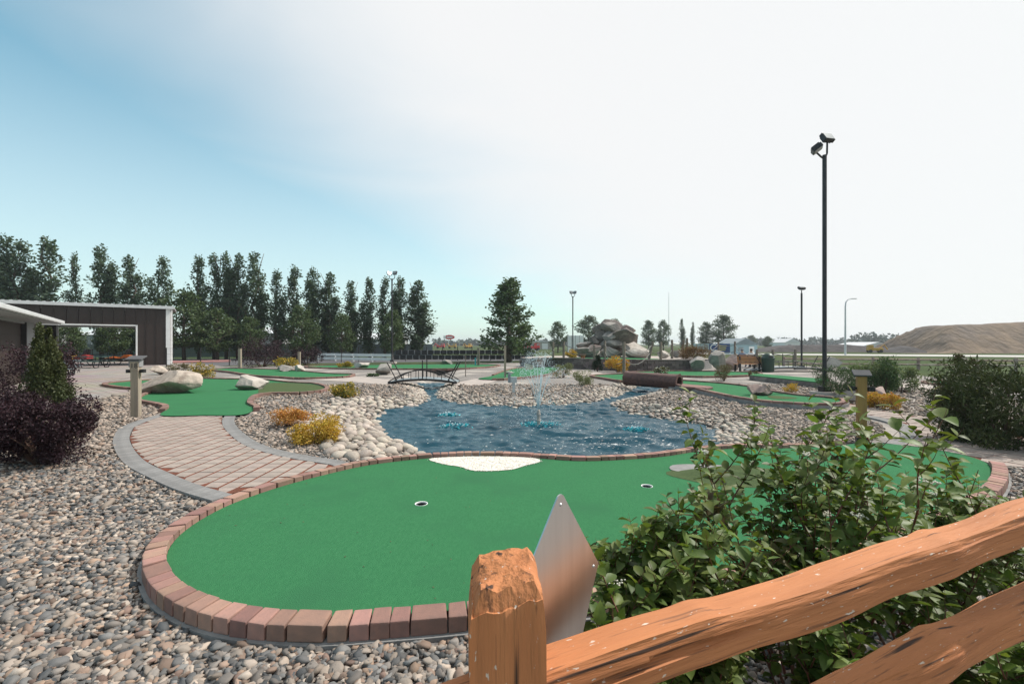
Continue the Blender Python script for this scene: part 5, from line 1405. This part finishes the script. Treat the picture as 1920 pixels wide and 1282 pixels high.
# ---------------------------------------------------------------- kart track: asphalt, kerb, barriers, fences
struct(sheet('track', [P(x,y,.005) for x, y in [(322,690),(440,685),(600,681),(960,676.5),(1010,676),(1010,668.5),(600,670.5),(300,673)]], 0.004, MT['asphalt']))
struct(MB().prism([P(x,y) for x, y in [(318,681),(432,678.5),(432,677),(318,679)]], (0,0,.12)).obj('kerb', MT['kerb_pink']))
struct(MB().prism([P(x,y) for x, y in [(735,670.2),(1000,668.8),(1000,668.2),(735,669.6)]], (0,0,.14)).obj('kerb', MT['kerb_pink']))
wb = thing('white_barrier', 'long low white double-plank barrier along the kart track', 'barrier', (-12, 41, 0))
a, b = P(596,676.5), P(735,679.5)
for k in range(5):
    p = a.lerp(b, k/4); to_local(MB().box(p + Vector((0,.06,.36)), (.09,.09,.72)).obj('post', MT['white'], wb), wb)
for z in (.28,.62):
    for k in range(4):
        p, q = a.lerp(b, k/4), a.lerp(b, (k+.985)/4); c = (p+q)/2; d_ = q-p
        to_local(MB().box(c + Vector((0,-.03,z)), (d_.length,.05,.24), math.atan2(d_.y,d_.x)).obj('plank', MT['white'], wb), wb)
tb = thing('tyre_barrier', 'black and white tyre block barrier along the far side of the kart track', 'barrier', (-6, 48, 0))
a, b = P(738,674), P(1000,673.5)
for tier in (0,1):
    n = 22
    for k in range(n):
        p, q = a.lerp(b, k/n), a.lerp(b, (k+1)/n); d_ = (q-p); c = (p+q)/2 + d_*(0.3 if tier else 0)
        to_local(MB().box(c + Vector((0,0,.25+.5*tier)), (d_.length*.84,.5,.44), math.atan2(d_.y,d_.x)).obj('tyre_block', MT['black'], tb, bevel=.05), tb)
        to_local(MB().box(c + d_*.5 + Vector((0,0,.27+.5*tier)), (d_.length*.13,.46,.36), math.atan2(d_.y,d_.x)).obj('spacer_block', MT['grey_wall'], tb, bevel=.03), tb)
tf = thing('track_fence', 'black post and wire fence around the kart track', 'fence', (-10, 38, 0))
fp = [P(x,y) for x, y in [(312,688),(376,686),(430,685),(515,683),(526,683),(537,682.5),(640,679),(672,678),(703,677.5),(760,677),(800,676.6),(830,676.4),(858,676.2),(885,676),(920,676),(960,676)]]
for i, p in enumerate(fp):
    to_local(MB().tube([p, p + Vector((0,0,1.35))], .035, 6).obj('post', MT['black'], tf), tf)
    if i:
        for z in (.5,.9,1.3): to_local(MB().tube([fp[i-1] + Vector((0,0,z)), p + Vector((0,0,z))], .006, 4).obj('wire', MT['black'], tf), tf)
bf = thing('panel_fence', 'blue-grey panel fence behind the windbreak trees', 'fence', (-30, 52, 0))
a, b = Vector((-62,50,0)), Vector((-9.5,54.5,0)); n = 36
for k in range(n):
    p, q = a.lerp(b, k/n), a.lerp(b, (k+1)/n); c = (p+q)/2; d_ = q-p
    to_local(link('fence_panel', MB().box((0,0,.85), (d_.length*.985,.05,1.5)).mesh('fence_panel'), MT['fence_blue'], bf, c, (0,0,math.atan2(d_.y,d_.x))), bf)
    to_local(MB().box(p + Vector((0,0,.85)), (.10,.10,1.7)).obj('post', MT['fence_blue'], bf), bf)
for (x, Y, w, h, lab) in [(20,75,16,3.6,'pale grey metal hall behind the shed trees'),(245,72,9,3.0,'white-roofed low hall seen through the shed opening'),(490,80,10,3.4,'white hall glimpsed between the poplar trunks'),(700,90,12,2.6,'long pale low building behind the right poplars')]:
    e = thing('hall', lab, 'building', ((x-960)/F*Y, Y, 0))
    MB().box((0,0,h/2), (w,8,h)).obj('wall', MT['grey_wall'], e); MB().prism([(-w/2-.3,-4.3,h),(-w/2-.3,4.3,h),(-w/2-.3,0,h+1.1)], (w+.6,0,0)).obj('roof', MT['roof_white'], e)
    MB().box((w*.2,-4.03,h*.4), (1.6,.06,h*.75)).obj('door', MT['white'], e)

# ---------------------------------------------------------------- right side: road, rail fence, heaps, hut
struct(sheet('road', [P(x,y) for x, y in [(1290,662.8),(1330,664.3),(1600,666.8),(1960,670),(2700,677),(2700,671),(1960,666.4),(1600,664),(1330,662),(1290,661.6)]], 0.02, MT['road']))
rfn = thing('rail_fence', 'low brown split-rail fence between the course and the grass field', 'fence', (20, 31, 0))
pp = [P(x, 690 + (x-1470)*0.012) for x in (1470,1553,1637,1722,1810,1905,2010)]
for i, p in enumerate(pp):
    to_local(MB().box(p + Vector((0,0,.38)), (.12,.12,.78)).obj('post', MT['wood_old'] if False else MT['rock_pink'], rfn), rfn)
    if i:
        for z in (.32,.62): to_local(MB().tube([pp[i-1] + Vector((0,-.08,z+random.uniform(-.03,.03))), pp[i-1].lerp(p,.5) + Vector((0,-.08,z)), p + Vector((0,-.08,z+random.uniform(-.03,.03)))], .05, 6).obj('rail', MT['rock_pink'], rfn), rfn)
def heap(name, label, x0, x1, Y, prof, m_, slope=0.75, seed=3):
    """ridge-shaped heap; prof: (px, top y) along its length"""
    nx, ny = 90, 40; half0 = max(HC + (HOR-p[1])/F*Y for p in prof)/slope + 2; Yc = Y + half0*0.6
    X0, X1 = (x0-960)/F*Yc, (x1-960)/F*Yc; xs_ = np.linspace(X0, X1, nx); pxs = xs_*F/Yc + 960
    hh = np.interp(pxs, [p[0] for p in prof], [HC + (HOR-p[1])/F*Yc for p in prof]); hh = np.clip(hh, 0, None)
    vs = []; half = half0
    for j in range(ny+1):
        v = -1 + 2*j/ny
        for i in range(nx):
            yy = v*half; z = max(-0.05, min(hh[i], (half - abs(yy))*slope*1.0))
            z = min(z, hh[i]) + (0.28*noise.noise(Vector((xs_[i]*.25, yy*.25, seed))) + .12*noise.noise(Vector((xs_[i]*.9, yy*.5, seed))))*min(1, max(z,0)) 
            vs.append((xs_[i], Y + half*0.6 + yy, z))
    fs = [(j*nx+i, j*nx+i+1, (j+1)*nx+i+1, (j+1)*nx+i) for j in range(ny) for i in range(nx-1)]
    return tag(MB().add(vs, fs).obj(name, MT[m_], smooth=True), label, 'heap')
heap('sand_heap', 'huge brown sand and gravel heap beyond the road', 1640, 2500, 82, [(1640,672),(1690,664),(1715,637),(1748,613),(1790,609),(1850,607),(1920,604),(2200,600),(2420,612),(2500,668)], 'sand_heap')
heap('dark_heap', 'long low dark grey heap of millings beyond the road', 1395, 1660, 92, [(1395,664),(1430,653),(1470,648.5),(1520,647),(1560,646.5),(1600,648),(1640,653),(1660,664)], 'dark_heap', 0.5, 8)
heap('dark_heap', 'small dark grey heap at the foot of the sand heap', 1650, 1720, 84, [(1650,663),(1670,655),(1690,650),(1720,664)], 'dark_heap', 0.5, 9)
def gable_hut(name, label, x0, x1, Y, eave, ridge, dep, wm, rm):
    X0, X1 = (x0-960)/F*Y, (x1-960)/F*Y; w = X1-X0; e = thing(name, label, 'building', ((X0+X1)/2, Y, 0))
    ze, zr = HC+(HOR-eave)/F*Y, HC+(HOR-ridge)/F*Y
    MB().box((0,dep/2,ze/2), (w,dep,ze)).obj('wall', MT[wm], e)
    MB().prism([(-w/2-.2,-.2,ze),(w/2+.2,-.2,ze),(0,-.2,zr)], (0,dep+.4,0)).obj('roof', MT[rm], e)
    MB().box((w*.25,-.03,ze*.42), (w*.22,.06,ze*.8)).obj('door', MT['white'], e)
    MB().box((-w*.2,-.03,ze*.55), (w*.2,.06,ze*.35)).obj('window', MT['lamp_glass'], e)
    return e
MT['pale_blue'] = mat('pale_blue', (0.34,0.47,0.52), (0.30,0.42,0.47), rough=0.7, scale=1)
gable_hut('hut', 'pale blue hut with white gable roof beside the road', 1376, 1420, 72, 646, 634, 4, 'pale_blue', 'table_grey')
gable_hut('hut', 'small hut with pale pointed roof behind the sign board', 1366, 1396, 84, 643, 634, 4, 'pale_blue', 'table_grey')
gable_hut('silo_shed', 'white gabled grain store on the skyline', 1472, 1500, 160, 642, 634.5, 10, 'white', 'roof_white')
gable_hut('barn', 'brown barn with pale metal roof beyond the dark heap', 1604, 1690, 112, 652, 641, 10, 'rock_pink', 'roof_white')
gable_hut('warehouse', 'long cream warehouse on the skyline behind the fountain', 985, 1034, 140, 641, 638, 12, 'rock_white', 'roof_white')
Yb = 70; sb = thing('sign_board', 'wide white board with a blue C emblem and yellow lettering beside the hut', 'sign', ((1338-960)/F*Yb, Yb, 0))
MB().box((0,0,1.0), (6.2,.10,1.35)).obj('board', MT['pale_blue'], sb)
for x in (-2.6,2.6): MB().box((x,.1,.7), (.12,.12,1.4)).obj('post', MT['white'], sb)
MB().box((.9,-.06,1.0), (3.2,.02,1.3)).obj('blue_panel', MT['blue_sign'], sb)
cm = text_mesh('C', 1.5); link('emblem', cm, MT['white'], sb, (-.1,-.085,1.0), (R(90),0,0))
for k in range(3): MB().box((1.35,-.08,1.32-.3*k), (1.3-.2*k,.02,.16)).obj('lettering_bar', MT['sign_yellow'], sb)
# far signs and machines
Yr = 200; rs = thing('road_sign', 'red oval roadside sign on a tall post far away', 'sign', ((841-960)/F*Yr, Yr, 0))
MB().tube([(0,0,0),(0,0,HC+(HOR-634)/F*Yr)], .18, 6).obj('post', MT['galv'], rs)
MB().lathe((0,0,0), [(1.0,-.15),(1.0,.15)], 24).obj('sign_face', MT['sign_red'], rs, loc=(0.4,0,HC+(HOR-632)/F*Yr), rot=(R(90),0,0), scale=(2.3,1.0,1))
MB().box((-1.7,-.1,HC+(HOR-632)/F*Yr), (1.0,.3,1.4)).obj('arrow_panel', MT['white'], rs)
MB().box((0.5,-.2,HC+(HOR-632)/F*Yr), (2.6,.1,.5)).obj('lettering_bar', MT['white'], rs)
def machine(px, Y, m_, label, rz=0.0, sc=0.62):
    e = thing('construction_truck', label, 'truck', ((px-960)/F*Y, Y, 0), rz, 'machines far across the field'); e.scale = (sc,sc,sc)
    MB().box((0,0,1.3), (4.6,2.2,1.0)).obj('body', MT[m_], e, bevel=.1); MB().box((1.4,0,2.3), (1.6,2.0,1.2)).obj('cab', MT[m_], e, bevel=.1)
    MB().box((1.5,-1.02,2.4), (1.0,.05,.7)).obj('window', MT['lamp_glass'], e)
    for sx in (-1.6,1.6):
        for sy in (-1.0,1.0): MB().tube([(sx,sy-.2,.6),(sx,sy+.2,.6)], .6, 12).obj('wheel', MT['black'], e)
    MB().tube([(-1.5,0,1.8),(-2.9,0,3.0),(-3.9,0,1.2)], [.2,.18,.25], 6).obj('boom', MT[m_], e)
machine(826,165,'sign_red','red machine far across the field'); machine(848,165,'yellow','yellow machine beside the red one far across the field'); machine(878,170,'yellow','yellow machine apart from the others far across the field',R(40))
machine(1640,84,'yellow','yellow loader in front of the brown barn',R(160),0.5)
machine(1000,110,'sign_red','red truck in front of the cream warehouse',R(20))

# ---------------------------------------------------------------- two seated people behind the bench
bench('wooden park bench facing away, behind the one beside the bin', 1400, 690, Y=31.0)
def seated(px, Y, shirt, hairc, label):
    m = bpy.data.meshes.new('body')
    # pelvis, belly, chest, neck, head, head top | shoulders, elbows, hands | hips, knees, feet
    J = [(0,0,.50),(0,.02,.68),(0,.03,.92),(0,.03,1.05),(0,.02,1.14),(0,.02,1.25),(-.19,.03,.96),(-.25,.0,.72),(-.18,-.22,.62),(.19,.03,.96),(.25,.0,.72),(.18,-.22,.62),
         (-.10,-.02,.49),(-.12,-.42,.50),(-.12,-.44,.06),(-.12,-.58,.03),(.10,-.02,.49),(.12,-.42,.50),(.12,-.44,.06),(.12,-.58,.03)]
    E_ = [(0,1),(1,2),(2,3),(3,4),(4,5),(2,6),(6,7),(7,8),(2,9),(9,10),(10,11),(0,12),(12,13),(13,14),(14,15),(0,16),(16,17),(17,18),(18,19)]
    r = [.15,.14,.15,.055,.09,.075,.07,.05,.035,.07,.05,.035,.095,.07,.045,.04,.095,.07,.045,.04]
    m.from_pydata(J, E_, []); o = bpy.data.objects.new('body', m); COL.objects.link(o)
    o.modifiers.new('skin','SKIN'); 
    for i, sv_ in enumerate(m.skin_vertices[0].data): sv_.radius = (r[i], r[i]*.8); sv_.use_root = (i == 0)
    o.modifiers.new('sub','SUBSURF').levels = 2
    dg = bpy.context.evaluated_depsgraph_get(); me = bpy.data.meshes.new_from_object(o.evaluated_get(dg)); bpy.data.objects.remove(o)
    e = thing('person', label, 'person', ((px-960)/F*Y, Y, 0.0), R(180))
    for mm in (MT[shirt], MT['skin'], MT['blue_sign']): me.materials.append(mm)
    for p in me.polygons:
        c = p.center; p.material_index = 1 if (c.z > 1.01 or c.y < -.16 and c.z > .56) else (2 if c.z < .55 else 0); p.use_smooth = True
    link('body', me, None, e)
    v, f = ico(2); v = v*np.array([.092,.10,.085]) + np.array([0,.045,1.215]); v = v[:, :]
    link('hair', np_mesh('hair', v[None], f), MT[hairc], e)
MT['skin'] = mat('skin', (0.45,0.28,0.20), (0.40,0.25,0.18), rough=0.6, scale=4)
MT['shirt_blue'] = mat('shirt_blue', (0.22,0.27,0.36), (0.18,0.22,0.30), rough=0.9, scale=6)
MT['hair'] = mat('hair', (0.06,0.045,0.035), (0.04,0.03,0.025), rough=0.8, scale=20)
MT['cap'] = mat('cap', (0.20,0.21,0.22), (0.16,0.17,0.18), rough=0.9, scale=20)
seated(1391, 31.25, 'shirt_blue', 'cap', 'person in a blue-grey shirt and cap sitting with back turned')
seated(1408, 31.25, 'white', 'hair', 'person in a white shirt sitting with back turned')

# ---------------------------------------------------------------- foreground: split-rail fence and metal plate
def wood_mat():
    m = mat('stained_wood', (0.50,0.195,0.075), (0.37,0.135,0.05), rough=0.75, scale=7, detail=8, bump=0.007, bscale=40, stretch=(0.16,2.2,2.2), lo=.3, hi=.7)
    t = m.node_tree; b = t.nodes['Principled BSDF']; n, l = t.nodes.new, t.links.new
    col = b.inputs['Base Color'].links[0].from_socket; tcn = n('ShaderNodeTexCoord')
    def layer(col, scale, stretch, lo, hi, c):
        mp_ = n('ShaderNodeMapping'); mp_.inputs['Scale'].default_value = stretch; l(tcn.outputs['Object'], mp_.inputs[0])
        nn = n('ShaderNodeTexNoise'); nn.inputs['Scale'].default_value = scale; nn.inputs['Detail'].default_value = 7; l(mp_.outputs[0], nn.inputs['Vector'])
        r_ = n('ShaderNodeMapRange'); r_.inputs[1].default_value = lo; r_.inputs[2].default_value = hi; l(nn.outputs[0], r_.inputs[0])
        x = n('ShaderNodeMix'); x.data_type = 'RGBA'; l(r_.outputs[0], x.inputs[0]); l(col, x.inputs[6]); x.inputs[7].default_value = (*c, 1); return x.outputs[2]
    col = layer(layer(col, 10, (0.10,4.5,4.5), .60, .66, (0.05,0.024,0.014)), 34, (0.06,3,3), .60, .68, (0.24,0.095,0.04))     # drying cracks along the grain
    col = layer(col, 70, (0.5,1.4,1.4), .665, .70, (0.58,0.48,0.40))      # worn pale flecks where stain flaked
    l(col, b.inputs['Base Color'])
    return m
MT['stained'] = wood_mat()
def rail(a, b, label_parent, hgt_=.115, thk=.088, seed=1):
    a, b = Vector(a), Vector(b); Ln = (b-a).length; nx = 170; sec = [(-.50,-.46),(-.53,-.1),(-.50,.26),(-.40,.47),(0,.53),(.44,.49),(.5,.1),(.48,-.42),(.2,-.5),(-.2,-.52)]
    # finer section
    S = []
    for i in range(len(sec)):
        p, q = sec[i], sec[(i+1) % len(sec)]
        for k in range(4): S.append((p[0]+(q[0]-p[0])*k/4, p[1]+(q[1]-p[1])*k/4))
    n = len(S); vs = []; fs = []
    for i in range(nx+1):
        x = Ln*i/nx
        wob = Vector((0, .012*noise.noise(Vector((x*2.2,0,seed))), .016*noise.noise(Vector((x*2.0,7,seed)))))
        sc_ = 1 + .16*noise.noise(Vector((x*3.1,3,seed)))
        knot = .10*math.exp(-((x % .83)-.42)**2/.0018)
        for k, (y, z) in enumerate(S):
            g = 1 + .07*noise.noise(Vector((x*5, y*5, z*5+seed))) + .05*noise.noise(Vector((x*1.5, y*14, z*14+seed))) + (knot if z > 0 else knot*.3)
            zc = .16*noise.noise(Vector((x*1.1, seed, 0))) - .05
            crack = .17*min(1, max(0, noise.noise(Vector((x*1.7, seed, 4)))*3)) if (y < -.3 and abs(z-zc) < .07) else 0
            vs.append((x, (y*g + crack)*thk*sc_ + wob.y, z*g*hgt_*sc_ + wob.z))
    for i in range(nx):
        for k in range(n): fs.append((i*n+k, (i+1)*n+k, (i+1)*n+(k+1) % n, i*n+(k+1) % n))
    fs.append(tuple(range(n))); fs.append(tuple(nx*n+k for k in range(n))[::-1])
    o = MB().add(vs, fs).obj('rail', MT['stained'], label_parent, smooth=28)
    d_ = (b-a).normalized(); side = Vector((0,0,1)).cross(d_).normalized(); up = d_.cross(side)
    o.matrix_local = Matrix((d_, side, up)).transposed().to_4x4(); o.matrix_local.translation = a
    M_ = Matrix((d_, side, up)).transposed().to_4x4(); M_.translation = a - Vector(label_parent.location); o.matrix_local = M_
    return o
fpx, fpy = -0.012, 0.805
fe = thing('split_rail_fence', 'orange stained split-rail fence with thick post and two rough rails', 'fence', (fpx, fpy, 0))
# post: square, hand-split, broken top
nS, nZ = 10, 60; ring = []
for i in range(4*nS):
    s_, k = divmod(i, nS); t = -1 + 2*k/nS
    ring.append([(t,-1),(1,t),(-t,1),(-1,-t)][s_])
vs = []; fs = []; nR = len(ring); hw = .064
for j in range(nZ+1):
    z = 1.205*j/nZ
    for (x, y) in ring:
        rr = (x*x*x*x + y*y*y*y)**-.25*0.12 + .88; cx_, cy_ = x*rr, y*rr
        g = 1 + .03*noise.noise(Vector((x*3, y*3, z*2))) + .03*noise.noise(Vector((x*9, y*9, z*1.2)))
        topz = 1.178 + .020*(y+1)/2*1.6 + .012*x + .012*noise.noise(Vector((x*2.2, y*2.2, 5)))
        zz = min(z, topz - (.010 if max(abs(x),abs(y)) > .95 else 0)); f_ = 1 - .10*max(0, (z - 1.13)/.07)
        vs.append((cx_*hw*g*f_, cy_*hw*g*f_, zz))
for j in range(nZ):
    for k in range(nR): fs.append((j*nR+k, j*nR+(k+1) % nR, (j+1)*nR+(k+1) % nR, (j+1)*nR+k))
base = nZ*nR; prev = list(range(base, base+nR))
for q in (.7,.4,.12):
    start = len(vs)
    for (x, y) in ring:
        vs.append((x*hw*q, y*hw*q, 1.184 + .016*(y*q+1)*1.0 + .012*x*q + .014*noise.noise(Vector((x*q*2.6, y*q*2.6, 5)))+.004))
    cur = list(range(start, start+nR))
    for k in range(nR): fs.append((prev[k], prev[(k+1) % nR], cur[(k+1) % nR], cur[k]))
    prev = cur
fs.append(tuple(prev))
MT['stained_up'] = MT['stained'].copy()
for nd in MT['stained_up'].node_tree.nodes:
    if nd.type == 'MAPPING':
        s_ = nd.inputs['Scale'].default_value; nd.inputs['Scale'].default_value = (s_[1], s_[2], s_[0])
MB().add(vs, fs).obj('post', MT['stained_up'], fe, smooth=45, rot=(0,0,R(6)))
dR = Vector((1.54,.59,0)).normalized()
rail(Vector((fpx+.02, fpy+.02, .965)), Vector((fpx,fpy,0)) + dR*2.6 + Vector((0,0,1.075)), fe, .094, .082, 1)
rail(Vector((fpx+.02, fpy+.02, .665)), Vector((fpx,fpy,0)) + dR*2.6 + Vector((0,0,.815)), fe, .094, .082, 2)
dL = Vector((-.91,-.42,0))
rail(Vector((fpx-.02, fpy, .965)), Vector((fpx,fpy,.96)) + dL*1.2, fe, .094, .082, 3)
# aluminium diamond plate fixed behind the post
pl = thing('metal_plate', 'bare aluminium diamond-shaped sign back fixed to the fence post', 'sign', (0.100, 0.955, 1.104), 0)
hx, hy = Vector((.780,.626,0)), Vector((0,0,1)); hn = hx.cross(hy)
pts = []
for (cxx, cyy, a0) in ((.123,0,-45),(0,.185,45),(-.123,0,135),(0,-.30,225)):
    for k in range(5):
        a = R(a0 + 90*k/4) ; rr = .012
        ox = cxx - math.copysign(rr*1.3, cxx) if cxx else 0; oy = cyy - math.copysign(rr*1.3, cyy) if cyy else 0
        pts.append(hx*(ox + rr*math.cos(a)) + hy*(oy + rr*math.sin(a)))
MT['alu'] = mat('aluminium', (0.66,0.67,0.68), (0.60,0.61,0.62), rough=0.30, metal=1.0, scale=40, stretch=(1,1,.05))
MB().prism(pts, hn*.003).obj('plate', MT['alu'], pl)
for (a, b) in ((0,.16),(.103,0),(0,-.27)):
    MB().lathe((0,0,0), [(.004,-.003),(.004,.003),(.002,.005)], 10).obj('rivet', MT['galv'], pl, loc=hx*a + hy*b, rot=(R(90),0,math.atan2(hx.y,hx.x)))

# ---------------------------------------------------------------- thin summer haze
hb = MB().box((0, 2300, 9.5), (9000, 6000, 23)).obj('haze', None)
hm = bpy.data.materials.new('haze'); hm.use_nodes = True; ht = hm.node_tree; ht.nodes.clear()
ho = ht.nodes.new('ShaderNodeOutputMaterial'); hv = ht.nodes.new('ShaderNodeVolumePrincipled')
hv.inputs['Color'].default_value = (0.88,0.94,1.0,1); hv.inputs['Density'].default_value = 0.00045; hv.inputs['Anisotropy'].default_value = 0.3
ht.links.new(hv.outputs[0], ho.inputs['Volume']); hb.data.materials.append(hm)
tag(stuff(hb), 'thin pale summer haze in the air', 'haze')
